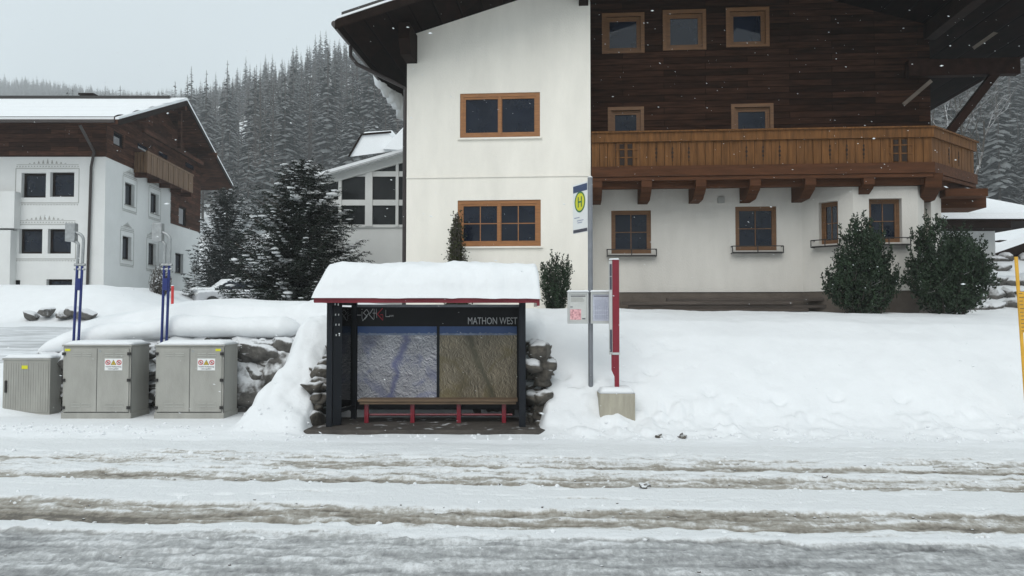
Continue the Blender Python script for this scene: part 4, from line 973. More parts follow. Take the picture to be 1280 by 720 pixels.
# back panel
zt = W(500, 382, SYr).z; zmt = W(500, 408, SYr).z; zmb = W(500, 500, SYr).z; zbb = W(500, 512, SYr).z
m = MB(); sbox(m, (XR0 + .02, SYr, zbb), (SX1 - .04, SYr + .08, zt)); bp = m.build('back_panel', M['blackboard'], sh_)
m = MB(); sbox(m, (XR0 - .0, SYr - .02, zt - .03), (SX1 - .02, SYr - .003, zt + .02)); sbox(m, (XR0 + .03, SYr - .02, zbb), (XR0 + .05, SYr - .003, zt - .03)); m.build('panel_rim', M['post'], bp)
def map_mat(name, winter):
    m_ = bpy.data.materials.new(name); m_.use_nodes = True; t = m_.node_tree; n = t.nodes; L = t.links; p = n['Principled BSDF']; p.inputs['Roughness'].default_value = .35
    tc = n.new('ShaderNodeTexCoord'); mp = n.new('ShaderNodeMapping'); mp.inputs['Rotation'].default_value = (0, .6 if winter else -.5, 0); mp.inputs['Scale'].default_value = (1.3, 1, 1); L.new(tc.outputs['Object'], mp.inputs[0])
    def relief(off):
        o2 = n.new('ShaderNodeVectorMath'); o2.inputs[1].default_value = off; L.new(mp.outputs[0], o2.inputs[0])
        a = n.new('ShaderNodeTexNoise'); a.inputs['Scale'].default_value = 7.; a.inputs['Detail'].default_value = 10; a.inputs['Roughness'].default_value = .6; a.inputs['Distortion'].default_value = .5
        L.new(o2.outputs[0], a.inputs[0])
        k1 = n.new('ShaderNodeMath'); k1.operation = 'SUBTRACT'; k1.inputs[1].default_value = .5; L.new(a.outputs[0], k1.inputs[0])
        k2 = n.new('ShaderNodeMath'); k2.operation = 'ABSOLUTE'; L.new(k1.outputs[0], k2.inputs[0]); return k2.outputs[0]
    df = n.new('ShaderNodeMath'); df.operation = 'SUBTRACT'; L.new(relief((0, 0, 0)), df.inputs[0]); L.new(relief((.007, 0, .005)), df.inputs[1])
    a = n.new('ShaderNodeMath'); a.operation = 'MULTIPLY_ADD'; a.inputs[1].default_value = 5.5; a.inputs[2].default_value = .5; L.new(df.outputs[0], a.inputs[0])
    r = n.new('ShaderNodeValToRGB'); L.new(a.outputs[0], r.inputs[0]); e = r.color_ramp.elements
    if winter: cs = [(.1, (.05, .045, .06)), (.36, (.12, .125, .15)), (.55, (.30, .30, .325)), (.85, (.50, .50, .52))]
    else: cs = [(.1, (.035, .03, .02)), (.36, (.085, .07, .045)), (.55, (.18, .15, .10)), (.85, (.32, .28, .21))]
    e[0].position = cs[0][0]; e[0].color = (*cs[0][1], 1); e[1].position = cs[-1][0]; e[1].color = (*cs[-1][1], 1)
    for q, c in cs[1:-1]: k = e.new(q); k.color = (*c, 1)
    b2 = n.new('ShaderNodeTexNoise'); b2.inputs['Scale'].default_value = 1.6; b2.inputs['Detail'].default_value = 4; b2.inputs['Distortion'].default_value = 1.2; L.new(tc.outputs['Object'], b2.inputs[0])
    mr = n.new('ShaderNodeMapRange'); mr.inputs[1].default_value = .52; mr.inputs[2].default_value = .64; mr.inputs[4].default_value = .55; L.new(b2.outputs[0], mr.inputs[0])
    mm = n.new('ShaderNodeMix'); mm.data_type = 'RGBA'; mm.inputs[7].default_value = (.11, .125, .22, 1) if winter else (.12, .095, .035, 1)
    L.new(mr.outputs[0], mm.inputs[0]); L.new(r.outputs[0], mm.inputs[6])
    sx = n.new('ShaderNodeSeparateXYZ'); L.new(tc.outputs['Object'], sx.inputs[0])
    def M2(op, a, b, c=None):
        q = n.new('ShaderNodeMath'); q.operation = op
        for i, k in enumerate((a, b, c)):
            if k is None: continue
            if isinstance(k, (int, float)): q.inputs[i].default_value = k
            else: L.new(k, q.inputs[i])
        return q.outputs[0]
    b3 = n.new('ShaderNodeTexNoise'); b3.inputs['Scale'].default_value = 2.6; b3.inputs['Detail'].default_value = 6; L.new(tc.outputs['Object'], b3.inputs[0])
    v = M2('MULTIPLY_ADD', sx.outputs[2], -.30 if winter else .42, sx.outputs[0]); v = M2('ADD', v, (.70 + .30) if winter else (-.86 - .42)); v = M2('MULTIPLY_ADD', b3.outputs[0], .5, M2('ADD', v, -.25))
    d1 = M2('ABSOLUTE', v, 0); k1 = n.new('ShaderNodeMapRange'); k1.inputs[1].default_value = .015; k1.inputs[2].default_value = .10; k1.inputs[3].default_value = .8; k1.inputs[4].default_value = 0; L.new(d1, k1.inputs[0])
    m3 = n.new('ShaderNodeMix'); m3.data_type = 'RGBA'; m3.inputs[7].default_value = (.075, .085, .19, 1) if winter else (.06, .055, .03, 1)
    L.new(k1.outputs[0], m3.inputs[0]); L.new(mm.outputs[2], m3.inputs[6])
    k2 = n.new('ShaderNodeMapRange'); k2.inputs[1].default_value = .3; k2.inputs[2].default_value = .7; k2.inputs[3].default_value = .95; k2.inputs[4].default_value = 1.75; L.new(b3.outputs[0], k2.inputs[0])
    m5 = n.new('ShaderNodeMix'); m5.data_type = 'RGBA'; m5.blend_type = 'MULTIPLY'; m5.inputs[0].default_value = 1; L.new(m3.outputs[2], m5.inputs[6]); L.new(k2.outputs[0], m5.inputs[7])
    L.new(m5.outputs[2], p.inputs['Base Color']); return m_
M['map_w'] = map_mat('winter_panorama', True); M['map_s'] = map_mat('summer_panorama', False)
M['map_sky'] = mat('printed_sky', (.035, .085, .24), .35, .2, 2); M['map_pale'] = mat('printed_horizon', (.20, .25, .36), .35, .35, 9)
xs_ = [W(q, 450, SYr).x for q in (447, 546, 549.5, 646)]
for k, (x0, x1, mt, lb_) in enumerate(((xs_[0], xs_[1], 'map_w', 'winter mountain panorama map in white and violet'), (xs_[2], xs_[3], 'map_s', 'summer mountain panorama map in olive and brown'))):
    m = MB(); sbox(m, (x0, SYr - .012, zmb), (x1, SYr - .002, zmt - .17)); o = m.build('panorama_map', M[mt], bp); o['label'] = lb_
    m = MB(); zs0 = zmt - .17; rk = random.Random(k + 2); nn = 40   # sky over a jagged printed skyline
    top_ = [zs0 + .03 + .05 * abs(mnoise.noise(Vector((q * .6 + k * 9, 0, 0)))) for q in range(nn + 1)]
    sbox(m, (x0, SYr - .012, zs0), (x1, SYr - .002, zmt)); m.build('map_sky', M['map_sky'], o)
    m = MB()
    for q in range(nn):
        xa_, xb_ = x0 + (x1 - x0) * q / nn, x0 + (x1 - x0) * (q + 1) / nn
        m.face([P(xa_, SYr - .0135, zs0), P(xb_, SYr - .0135, zs0), P(xb_, SYr - .0135, top_[q + 1]), P(xa_, SYr - .0135, top_[q])])
    m.build('map_horizon', M['map_pale'], o)
    if k == 0:
        m = MB(); sbox(m, (x1, SYr - .02, zmb - .02), (xs_[2], SYr - .002, zmt)); m.build('mullion', M['black'], bp)
# header writing
a, c = W(585, 401, SYr), W(646.5, 401, SYr); th = 8.6 / 1000 * SYr
text('MATHON WEST', 'stop_name', M['lettering'], bp, *P((a.x + c.x) / 2, SYr - .006, W(600, 401, SYr).z), c.x - a.x, th, .0)
# logo of thin angular strokes
lg = [('i', [(0, .75), (.0, .2), (.06, -.12)]), ('dot', [(-.02, .92), (.02, .98)]), ('S', [(.06, -.12), (.62, .62), (.40, .95), (.12, .62), (.45, .30), (.22, .02)]), ('C', [(.95, 1.0), (.62, .45), (1.0, .0)]), ('H', [(.92, .6), (1.22, .6)]), ('H2', [(1.05, 1.0), (1.05, .05)]), ('H3', [(1.22, 1.0), (1.28, .15)]), ('L', [(2.05, .9), (2.05, .28), (2.4, .28)]), ('bar', [(-.55, .42), (-.08, .42)])]
lgr = [('G', [(1.78, 1.05), (1.32, .5), (1.80, -.05), (1.80, .45), (1.58, .45)])]
o0 = W(452.5, 399.5, SYr); kx = 14.5 / 1000 * SYr; kz = 13.5 / 1000 * SYr
def logo(items, name, mt, wd=.012):
    m = MB()
    for _, pts in items:
        for (p_, q_) in zip(pts[:-1], pts[1:]):
            A_ = Vector(P(o0.x + p_[0] * kx, SYr - .006, o0.z + p_[1] * kz)); B_ = Vector(P(o0.x + q_[0] * kx, SYr - .006, o0.z + q_[1] * kz))
            m.beam(A_, B_, .006, wd)
    m.build(name, mt, bp)
logo(lg, 'logo', M['lettering']); logo(lgr, 'logo', M['logo_red'], .016)
text('.com', 'logo', M['lettering'], bp, *P(W(489, 394, SYr).x, SYr - .006, W(489, 394.8, SYr).z), .09, .03, .0)
# roof with red edge
m = MB(); zf0, zf1 = W(500, 378.5, 14.0).z, W(500, 370.5, 14.0).z
rx0, rx1 = W(393, 374, 14.0).x, W(671, 374, 14.0).x
m.box(P(rx0 + .02, 14.03, zf0 + .03), P(rx1 - .0, 15.9, zf1 - .01)); rfs = m.build('roof', M['black'], sh_)
m = MB(); sbox(m, (rx0, 13.98, zf0), (rx1, 14.03, zf1)); sbox(m, (rx0 - .02, 14.031, zf0 + .01), (rx0 + .02, 15.95, zf1 + .02)); sbox(m, (rx1 - .0, 13.98, zf0 - .05), (rx1 + .05, 15.95, zf1 + .0)); sbox(m, (-3.1, 14.2, 2.285), (rx1 - .002, 14.24, zf0 + .03)); m.build('red_fascia', M['red'], rfs)
# snow load
nx, ny = 150, 64; X_ = np.linspace(rx0 - .03, rx1 + .07, nx); Y_ = np.linspace(13.90, 15.95, ny); vs, fs = [], []
zt_s = W(500, 326, 14.6).z
for j in range(ny):
    for i in range(nx):
        x, y = X_[i], Y_[j]
        eL = min(1, (x - X_[0]) / (.26 + .06 * float(fbm(np.array(y * 2.), np.array(5.), 2, 9)))); eR = min(1, (X_[-1] - x) / .13); eF = min(1, (y - Y_[0]) / .5); eB = min(1, (Y_[-1] - y) / .3)
        rise = (1 - (1 - eF) ** 2.4) ** .62 * (.90 + .10 * min(1, (y - Y_[0]) / 1.2))
        e_ = (1 - (1 - eL) ** 1.7) ** .85 * (1 - (1 - eR) ** 3) ** .5 * rise * (1 - (1 - eB) ** 2) ** .5
        hgt = (zt_s - zf1 - .02) * (.97 + .05 * float(fbm(np.array(x * .9), np.array(y * .9), 2, 3)))
        nse = .055 * float(fbm(np.array(x * 3.0), np.array(y * 3.0), 3, 7))
        droop = .07 * max(0, float(fbm(np.array(x * 1.6), np.array(0.), 3, 71))) * (1 - eF)
        vs.append(P(x, y - .07 * float(fbm(np.array(x * 2.6), np.array(y * 3.), 4, 17)) * (1 - eF), zf1 - .03 - droop + .05 * (e_ > 0) + hgt * e_ + nse * min(1, e_ * 2) + .06 * float(fbm(np.array(x * 5.), np.array(y * 7.), 3, 27)) * (1 - eF) * min(1, e_ * 4)))
for j in range(ny - 1):
    for i in range(nx - 1): fs.append((j * nx + i, j * nx + i + 1, (j + 1) * nx + i + 1, (j + 1) * nx + i))
# close underneath
nb_ = len(vs); vs += [P(X_[0] + .03, Y_[0] + .1, zf1 - .0), P(X_[-1] - .1, Y_[0] + .1, zf1), P(X_[-1] - .1, Y_[-1], zf1), P(X_[0] + .03, Y_[-1], zf1)]
fs.append(tuple(list(range(nx)) + [nb_ + 1, nb_])); fs.append(tuple([(ny - 1) * nx + i for i in range(nx)][::-1] + [nb_ + 3, nb_ + 2]))
fs.append(tuple([j * nx for j in range(ny)][::-1] + [nb_, nb_ + 3])); fs.append(tuple([j * nx + nx - 1 for j in range(ny)] + [nb_ + 2, nb_ + 1]))
m = MB(); m.raw(vs, fs); m.build('roof_snow', M['snow_soft'], rfs, smooth=True)
# bench
bn = empty('bench', (-1.35, 14.95, SZ), 'long wooden bench on red legs inside the bus shelter', 'bench')
bx0, bx1 = W(449, 502, 14.9).x + 1.35, W(647, 502, 14.9).x + 1.35; sz = W(500, 499, 14.8).z - SZ
m = MB(); m.box((bx0, -.2, sz - .045), (bx1, -.03, sz)); m.box((bx0, -.01, sz - .045), (bx1, .18, sz)); m.build('seat', M['bench'], bn, bevel=.008)
m = MB(); m.box((bx0 + .03, -.17, sz - .09), (bx1 - .03, -.13, sz - .047)); m.build('seat_rail', M['bench'], bn)
for px in (458, 515.5, 573.5, 630):
    x = W(px, 515, 14.9).x + 1.35; m = MB(); m.box((x - .04, -.06, -.005), (x + .04, .02, sz - .05)); m.build('leg', M['red'], bn, bevel=.008)
m = MB(); zz = W(500, 519, 14.9).z - SZ; m.tube([(bx0 + .1, .05, zz), (bx1 - .1, .05, zz)], .02, 8); m.build('stretcher', M['red'], bn)

# ------------------------------------------------------------------ cabinets
def ringm(m, cx, cz_, r0, r1, y0, y1, n_=20):
    for k in range(n_):
        a, b_ = 2 * math.pi * k / n_, 2 * math.pi * (k + 1) / n_
        m.prism([(cx + r0 * math.cos(a), cz_ + r0 * math.sin(a)), (cx + r1 * math.cos(a), cz_ + r1 * math.sin(a)), (cx + r1 * math.cos(b_), cz_ + r1 * math.sin(b_)), (cx + r0 * math.cos(b_), cz_ + r0 * math.sin(b_))], y0, y1)
def snowcap(w_, d_, h_, z, parent, name='snow_cap', seed=0, ov=.02):
    nx, ny = 22, 12; vs, fs = [], []
    for j in range(ny):
        for i in range(nx):
            x = -ov + (w_ + 2 * ov) * i / (nx - 1); y = -ov + (d_ + 2 * ov) * j / (ny - 1)
            e_ = min(1, min(i, nx - 1 - i) / 2.) ** .6 * min(1, min(j, ny - 1 - j) / 2.) ** .6
            vs.append((x, y, z + .0 + h_ * e_ * (1 + .25 * float(fbm(np.array(x * 2. + seed), np.array(y * 2.), 2, 5)))))
    for j in range(ny - 1):
        for i in range(nx - 1): fs.append((j * nx + i, j * nx + i + 1, (j + 1) * nx + i + 1, (j + 1) * nx + i))
    fs.append(tuple(j * nx for j in range(ny)) + tuple((ny - 1) * nx + i for i in range(1, nx)) + tuple(j * nx + nx - 1 for j in range(ny - 2, -1, -1)) + tuple(range(nx - 2, 0, -1)))
    m = MB(); m.raw(vs, fs); return m.build(name, M['snow_soft'], parent, smooth=True)
def big_cabinet(x0, label, stickers):
    y0 = 15.3; w_ = 1.30; d_ = .76; zt = W(100, 431, y0).z; zb = -.12
    c = empty('cable_cabinet', (x0, y0, 0), label, 'utility cabinet')
    m = MB(); m.box((0, 0, zb), (w_, d_, zt - .03)); m.box((-.02, -.025, zt - .03), (w_ + .02, d_ + .02, zt + .0)); zp = W(100, 516, y0).z
    m.box((-.015, -.02, zb), (w_ + .015, d_ + .01, zp)); body = m.build('body', M['cab'], c, bevel=.008)
    h0, h1 = zp + .02, zt - .07; mid = w_ * .505
    for k, (a, b_) in enumerate(((.035, mid - .006), (mid + .006, w_ - .035))):
        m = MB(); m.box((a, -.02, h0), (b_, -.002, h1)); dr = m.build('door', M['cab'], c, bevel=.004)
        m = MB()
        for zc in (h1 - .10, h1 - .145, h0 + .10, h0 + .145):
            for (p_, q_) in ((.24, .52), (.56, .84)): m.box((a + (b_ - a) * p_, -.028, zc), (a + (b_ - a) * q_, -.0205, zc + .014))
        m.build('louvre', M['cab_hi'], dr)
        m = MB(); hx = (a - .035) if k == 0 else (b_ - .025)
        for zc in (h1 - .10, (h0 + h1) / 2, h0 + .08): m.box((hx, -.045, zc - .028), (hx + .06, -.0205, zc + .028))
        m.build('hinge', M['iron'], dr)
        if k == 1: m = MB(); m.tube([(a + .05, -.027, h1 - .05), (a + .05, -.0205, h1 - .05)], .02, 12); m.build('lock', M['galv'], dr)
    m = MB(); m.box((w_ + .003, -.018, zb), (w_ + .013, -.002, zt - .05)); m.box((.035, -.018, h0 - .014), (w_ - .035, -.004, h0 - .008)); m.box((mid - .004, -.018, h0), (mid + .004, -.0045, h1)); m.build('door_gap', M['cab_line'], c)
    m = MB(); sx0 = mid + .15; sz1 = h1 - .19; sw, shh = .335, .225
    m.box((sx0, -.0265, sz1 - shh), (sx0 + sw, -.0205, sz1)); sg = m.build('warning_sign', M['white'], c)
    m = MB(); cy_ = sz1 - .075
    for cx in (sx0 + .062, sx0 + sw - .062): ringm(m, cx, cy_, .034, .048, -.030, -.0268); m.beam((cx - .03, -.029, cy_ + .03), (cx + .03, -.029, cy_ - .03), .004, .01)
    m.build('prohibition_ring', M['warn_red'], sg)
    m = MB()
    for cx in (sx0 + .062, sx0 + sw - .062): m.box((cx - .014, -.0285, cy_ - .018), (cx + .012, -.0268, cy_ + .016))
    xm = sx0 + sw / 2; m.prism([(xm - .056, cy_ - .047), (xm + .056, cy_ - .047), (xm, cy_ + .052)], -.0285, -.0268); m.build('pictogram', M['ink'], sg)
    m = MB(); m.prism([(xm - .044, cy_ - .040), (xm + .044, cy_ - .040), (xm, cy_ + .038)], -.0305, -.0287); m.build('warning_triangle', M['warn_yel'], sg)
    m = MB(); m.prism([(xm + .004, cy_ + .018), (xm - .012, cy_ - .012), (xm, cy_ - .01), (xm - .006, cy_ - .035), (xm + .012, cy_ - .003), (xm, cy_ - .005)], -.032, -.0307); m.build('flash_symbol', M['ink'], sg)
    text('Vorsicht Hochspannung', 'lettering', M['ink'], sg, sx0 + sw / 2, -.0275, sz1 - .158, .30, .028, .01); text('Lebensgefahr', 'lettering', M['ink'], sg, sx0 + sw / 2, -.0275, sz1 - .198, .20, .028, .01)
    m = MB(); xs0 = .045 if stickers == 'l' else w_ - .155; m.box((xs0, -.0255, h1 - .05), (xs0 + .1, -.0205, h1 - .005)); m.build('yellow_sticker', M['yellow'], c)
    snowcap(w_, d_, .075, zt, c, seed=x0); return c
big_cabinet(W(78, 500, 15.3).x, 'grey two door cable cabinet, yellow sticker top left, middle of the three cabinets', 'l')
big_cabinet(W(194, 500, 15.3).x, 'grey two door cable cabinet, yellow sticker top right, nearest the bus shelter', 'r')
x0 = W(3, 500, 15.9).x; c = empty('cable_cabinet', (x0, 15.9, 0), 'small grey ribbed single door cable cabinet with black handle at the left edge', 'utility cabinet')
w_ = W(62, 500, 15.9).x - x0; zt = W(30, 449, 15.9).z
m = MB(); m.box((0, 0, -.1), (w_, .42, zt)); m.box((-.015, -.015, zt - .02), (w_ + .015, .435, zt + .02)); m.box((-.01, -.012, -.1), (w_ + .01, .43, .12)); m.build('body', M['cab'], c, bevel=.008)
m = MB(); m.box((.03, -.012, .15), (w_ - .03, -.002, zt - .05))
for k in range(17): xx = .05 + (w_ - .1) * k / 17; m.box((xx, -.019, .17), (xx + .022, -.0125, zt - .07))
d1 = m.build('door', M['cab'], c)
m = MB(); zc = W(10, 483, 15.9).z; m.box((.06, -.05, zc - .12), (.10, -.02, zc + .12)); m.build('handle', M['iron'], d1, bevel=.01)
m = MB(); zc = W(10, 459, 15.9).z; m.box((.38, -.024, zc - .035), (.50, -.0195, zc + .035)); m.build('yellow_sticker', M['yellow'], c)
snowcap(w_, .42, .07, zt + .02, c, seed=3)

# ------------------------------------------------------------------ blue posts
def blue_post(px, lean, label):
    Y = 16.3; b0 = W(px, 440, Y); c = empty('snow_gauge_post', (b0.x, Y, 0), label, 'post', group='twin tube blue posts')
    zt = W(px, 331, Y).z; zc = W(px, 296, Y).z; zb = .05; dx = lean
    X = lambda z: dx * (z - 0) / 4
    for s_ in (-.05, .05):
        m = MB(); m.tube([(s_ + X(zb), 0, zb), (s_ + X(zt), 0, zt)], .027, 10); m.build('tube', M['blue'], c, smooth=False)
        m = MB(); top = zc + (.0 if s_ < 0 else .10)
        pts = [(s_ + X(zt), 0, zt - .02), (s_ + X(zc), 0, top - .18)]
        for k in range(1, 7): a = k / 6 * math.pi / 2.3; r_ = .16 if s_ > 0 else .08; pts.append((s_ + X(zc) - r_ * (1 - math.cos(a)), 0, top - .18 + r_ * math.sin(a)))
        pts.append((pts[-1][0] - .10, 0, pts[-1][2] + .05)); m.tube(pts, .03, 10); m.build('bent_pipe', M['galv'], c)
    m = MB(); m.tube([(-.11 + X(zt), 0, zt - .0), (.11 + X(zt), 0, zt)], .03, 8); m.tube([(-.11 + X(zt), 0, zt - .09), (.11 + X(zt), 0, zt - .09)], .025, 8); m.build('clamp', M['galv'], c)
    m = MB(); z0, z1 = W(px, 302, Y).z, W(px, 279, Y).z; m.box((-.30 + X(z0), -.06, z0), (-.10 + X(z0), .08, z1)); m.build('grey_box', M['galv'], c, bevel=.01)
    m = MB(); z0, z1 = W(px, 363, Y).z, W(px, 348, Y).z; m.box((-.05 + X(z0), -.045, z0), (.05 + X(z0), .045, z1)); m.build('brace_plate', M['blue'], c)
    return c
blue_post(92, .12, 'blue twin tube post with bent grey pipes behind the middle cable cabinet')
blue_post(203, .08, 'blue twin tube post with bent grey pipes behind the cabinet nearest the shelter')

# ------------------------------------------------------------------ stop sign pole with timetable cases
Yp = 14.9; bp_ = W(738.5, 485, Yp); sp_ = empty('stop_sign_pole', (bp_.x, Yp, bp_.z), 'grey steel pole with bus stop flag on top', 'bus stop sign')
zt = W(738, 222, Yp).z - bp_.z
m = MB(); m.tube([(0, 0, -.6), (0, 0, zt)], .046, 16); m.build('pole', M['post'], sp_, smooth=False)
m = MB(); m.tube([(0, 0, zt), (0, 0, zt + .025)], [.05, .03], 12); m.build('pole_cap', M['white'], sp_)
# flag seen at a steep angle: its plane recedes from the pole to the front left
fl = bpy.data.objects.new('flag_mount', None); COL.objects.link(fl)
import math as _m
fw_ = .56; ang = R(-67)       # turn about the pole; flag extends toward -x
zc1 = W(731, 223, Yp - .3).z - bp_.z; zc0 = W(731, 287, Yp - .3).z - bp_.z
bpy.data.objects.remove(fl)
def Ff(x, y, z): # x = distance from the pole to the left on the face
    ca, sa = math.cos(ang), math.sin(ang); X0 = -.05 - x; return (X0 * ca - y * sa, X0 * sa * -1 * -1 + y * ca, z)
def Ff(x, y, z):
    # direction from pole to flag end: slightly left, mostly toward the viewer... tilt so that the face shows to the right-front
    dx, dy = -.42, .907      # unit direction; flag recedes behind the pole to the left
    nx_, ny_ = -.907, -.42   # face normal towards the camera
    return (-.045 + dx * x + nx_ * y, dy * x + ny_ * y, z)
m = MB(); m.box((0, -.012, zc0), (fw_, .006, zc1), 0, Ff); flag = m.build('flag', M['white'], sp_)
m = MB(); m.box((.01, .0065, zc1 - .16), (fw_ - .02, .010, zc1 - .03), 0, Ff); m.build('flag_header', M['navy'], flag)
m = MB(); m.box((.01, .0065, zc0 + .01), (fw_ - .02, .010, zc0 + .07), 0, Ff); m.build('flag_footer', M['ink'], flag)
cz0 = W(732, 250, Yp).z - bp_.z
def disc(name, r0, r1, y0, y1, mt, n_=28):
    m = MB(); ringm(m, fw_ * .5, cz0, r0, r1, y0, y1, n_); o = m.build(name, mt, flag)
    me = o.data
    for v in me.vertices: v.co = Ff(*v.co)
disc('h_disc', 0.0, .20, .0065, .0095, M['yellow']); disc('h_ring', .17, .20, .0098, .013, M['green'])
m = MB(); cx = fw_ * .5
for a in (-.075, .045): m.box((cx + a, .0098, cz0 - .1), (cx + a + .03, .013, cz0 + .1), 0, Ff)
m.box((cx - .045, .0098, cz0 - .015), (cx + .045, .013, cz0 + .015), 0, Ff); m.build('h_letter', M['green'], flag)
m = MB()
for z_, a, b_ in ((-.36, .15, .4), (-.40, .2, .38), (-.30, .3, .5)): m.box((a, .0065, cz0 + z_), (b_, .009, cz0 + z_ + .015), 0, Ff)
m.build('flag_lettering', M['midink'], flag)
def case(px0, px1, label, kind):
    a = W(px0, 365, Yp - .1); b_ = W(px1, 404.5, Yp - .1); c = empty('timetable_case', ((a.x + b_.x) / 2, Yp - .1, b_.z), label, 'notice case')
    w_ = b_.x - a.x; h_ = a.z - b_.z
    m = MB(); m.box((-w_ / 2, 0, 0), (w_ / 2, .05, h_)); m.box((-w_ / 2, -.02, 0), (-w_ / 2 + .03, -.001, h_)); m.box((w_ / 2 - .03, -.02, 0), (w_ / 2, -.001, h_)); m.box((-w_ / 2 + .03, -.02, 0), (w_ / 2 - .03, -.001, .045)); m.box((-w_ / 2 + .03, -.02, h_ - .045), (w_ / 2 - .03, -.001, h_)); m.build('case', M['case'], c, bevel=.004)
    pw, p0, p1 = w_ / 2 - .035, .05, h_ - .05
    m = MB(); m.box((-pw, -.008, p0), (pw, -.002, p1)); pg = m.build('sheet', M['paper'] if kind else M['paper2'], c)
    m = MB(); m.box((-pw + .02, -.011, p1 - .035), (pw - .02, -.0085, p1 - .018))
    if kind == 0: m.box((-pw + .01, -.011, p0 + .25), (-pw + .06, -.0085, p0 + .265)); m.box((pw - .08, -.011, p0 + .03), (pw - .02, -.0085, p0 + .05))
    m.build('print', M['ink'], pg)
    m = MB(); ra = random.Random(kind)
    if kind == 0:
        for k in range(5): m.box((-pw + .02, -.0105, p1 - .06 - k * .018), (pw - .02 - ra.random() * .06, -.0085, p1 - .053 - k * .018))
        m.build('print', M['trim'], pg)
        m = MB(); m.box((-pw + .01, -.0105, p0 + .02), (pw - .10, -.0085, p0 + .215)); m.build('rose_picture', M['rose'], pg)
    else:
        for k in range(24):
            if ra.random() < .8: m.box((-pw + .03, -.0105, p0 + .03 + k * .017), (pw - .02 - ra.random() * .05, -.0085, p0 + .035 + k * .017))
        for k in range(8): m.box((-pw + .05 + k * .04, -.0105, p0 + .03), (-pw + .054 + k * .04, -.0085, p0 + .2 + .12 * ra.random()))
        m.build('print', M['midink'], pg)
    sc = snowcap(w_, .07, .035, h_, c, seed=px0); sc.location = (-w_ / 2, -.02, 0); return c
case(709.5, 735.5, 'aluminium notice case with a pink rose picture on its sheet, left of the stop pole', 0)
case(738.5, 764.5, 'aluminium timetable case with a pale blue timetable, between the stop pole and the red column', 1)

# ------------------------------------------------------------------ red column on its concrete block
Yb = 14.3; bl = W(750, 527, Yb); br_ = W(794, 492, Yb); blk = MB(); bw_ = br_.x - bl.x
blk.box((0, 0, -.15), (bw_, .55, br_.z - bl.z)); o = blk.build('concrete_block', M['concrete'], None, bevel=.012); o.location = (bl.x, Yb, bl.z); tag(o, 'square pale concrete block under the red column, capped with snow', 'concrete block')
snowcap(bw_, .55, .10, br_.z - bl.z, o, seed=2, ov=.0)
Yc = 14.5; q = W(768.5, 484, Yc); rc = empty('red_column', (q.x, Yc, q.z - .1), 'tall narrow bright red information column standing on a concrete block', 'information column')
def c3(px, py): p = W(px, py, Yc); return p.x - q.x, p.z - q.z + .1
x0, z1_ = c3(765.5, 324); x1, zm = c3(774.5, 442); _, z0_ = c3(770, 485)
m = MB(); m.box((x0, 0, zm), (x1, .10, z1_)); m.build('mast', M['red'], rc, bevel=.012)
x2, _ = c3(768.5, 450); x3, _ = c3(774, 450); m = MB(); m.box((x2, .01, 0), (x3, .09, zm)); m.prism([(x0 - .02, zm - .30), (x2, zm - .42), (x2, zm), (x0 - .02, zm)], .02, .07); m.build('foot', M['red'], rc)
m = MB(); xl_, _ = c3(761.8, 400); m.box((xl_, .02, zm - .02), (x0 - .002, .09, z1_ - .03)); m.build('side_panel', M['case'], rc)
m = MB()
for za, zb_ in ((324 + 6, 345), (346, 362), (412, 440)): m.box((xl_ + .01, .012, c3(763, zb_)[1]), (x0 - .012, .0195, c3(763, za)[1]))
m.build('side_print', M['ink'], rc)
m = MB(); m.box((x0 - .01, -.012, zm - .02), (x1 + .01, .11, zm + .02)); m.build('collar', M['case'], rc)
s_ = snowcap(x1 - xl_, .1, .03, z1_, rc, seed=4, ov=.005); s_.location = (xl_, 0, -.01)

# ------------------------------------------------------------------ yellow snow pole at the right
Yq = 14.2; q0 = W(1281, 480, Yq); q1 = W(1270, 321, Yq)
yp = empty('snow_pole', (q0.x, Yq, q0.z), 'leaning yellow snow marker pole with a ruled yellow board at the right edge', 'snow pole')
d = q1 - q0; m = MB(); m.tube([-d * .15, d * .5, d], .03, 10); m.build('pole', M['snowpole'], yp)
m = MB(); ra = d.normalized(); sd_ = Vector((ra.z, 0, -ra.x)); t0, t1 = 1 - (416 - 321) / 159 , 1 - (365 - 321) / 159
pa, pb = d * t0, d * t1; o_ = Vector((0, -.04, 0))
m.raw([pa + o_ - sd_ * .035, pa + o_ + sd_ * .11, pb + o_ + sd_ * .11, pb + o_ - sd_ * .035, pa + o_ - sd_ * .035 + Vector((0, .008, 0)), pa + o_ + sd_ * .11 + Vector((0, .008, 0)), pb + o_ + sd_ * .11 + Vector((0, .008, 0)), pb + o_ - sd_ * .035 + Vector((0, .008, 0))], [(0, 1, 2, 3), (7, 6, 5, 4), (0, 4, 5, 1), (1, 5, 6, 2), (2, 6, 7, 3), (3, 7, 4, 0)])
bd = m.build('ruled_board', M['snowpole'], yp)
m = MB()
for k in range(11):
    c_ = pa.lerp(pb, (k + .5) / 11) + Vector((0, -.044, 0)); l_ = .10 if k % 3 == 0 else .06
    m.beam(c_ - sd_ * .02, c_ + sd_ * (l_ - .02), .003, .009)
m.build('tick_mark', M['ink'], bd)

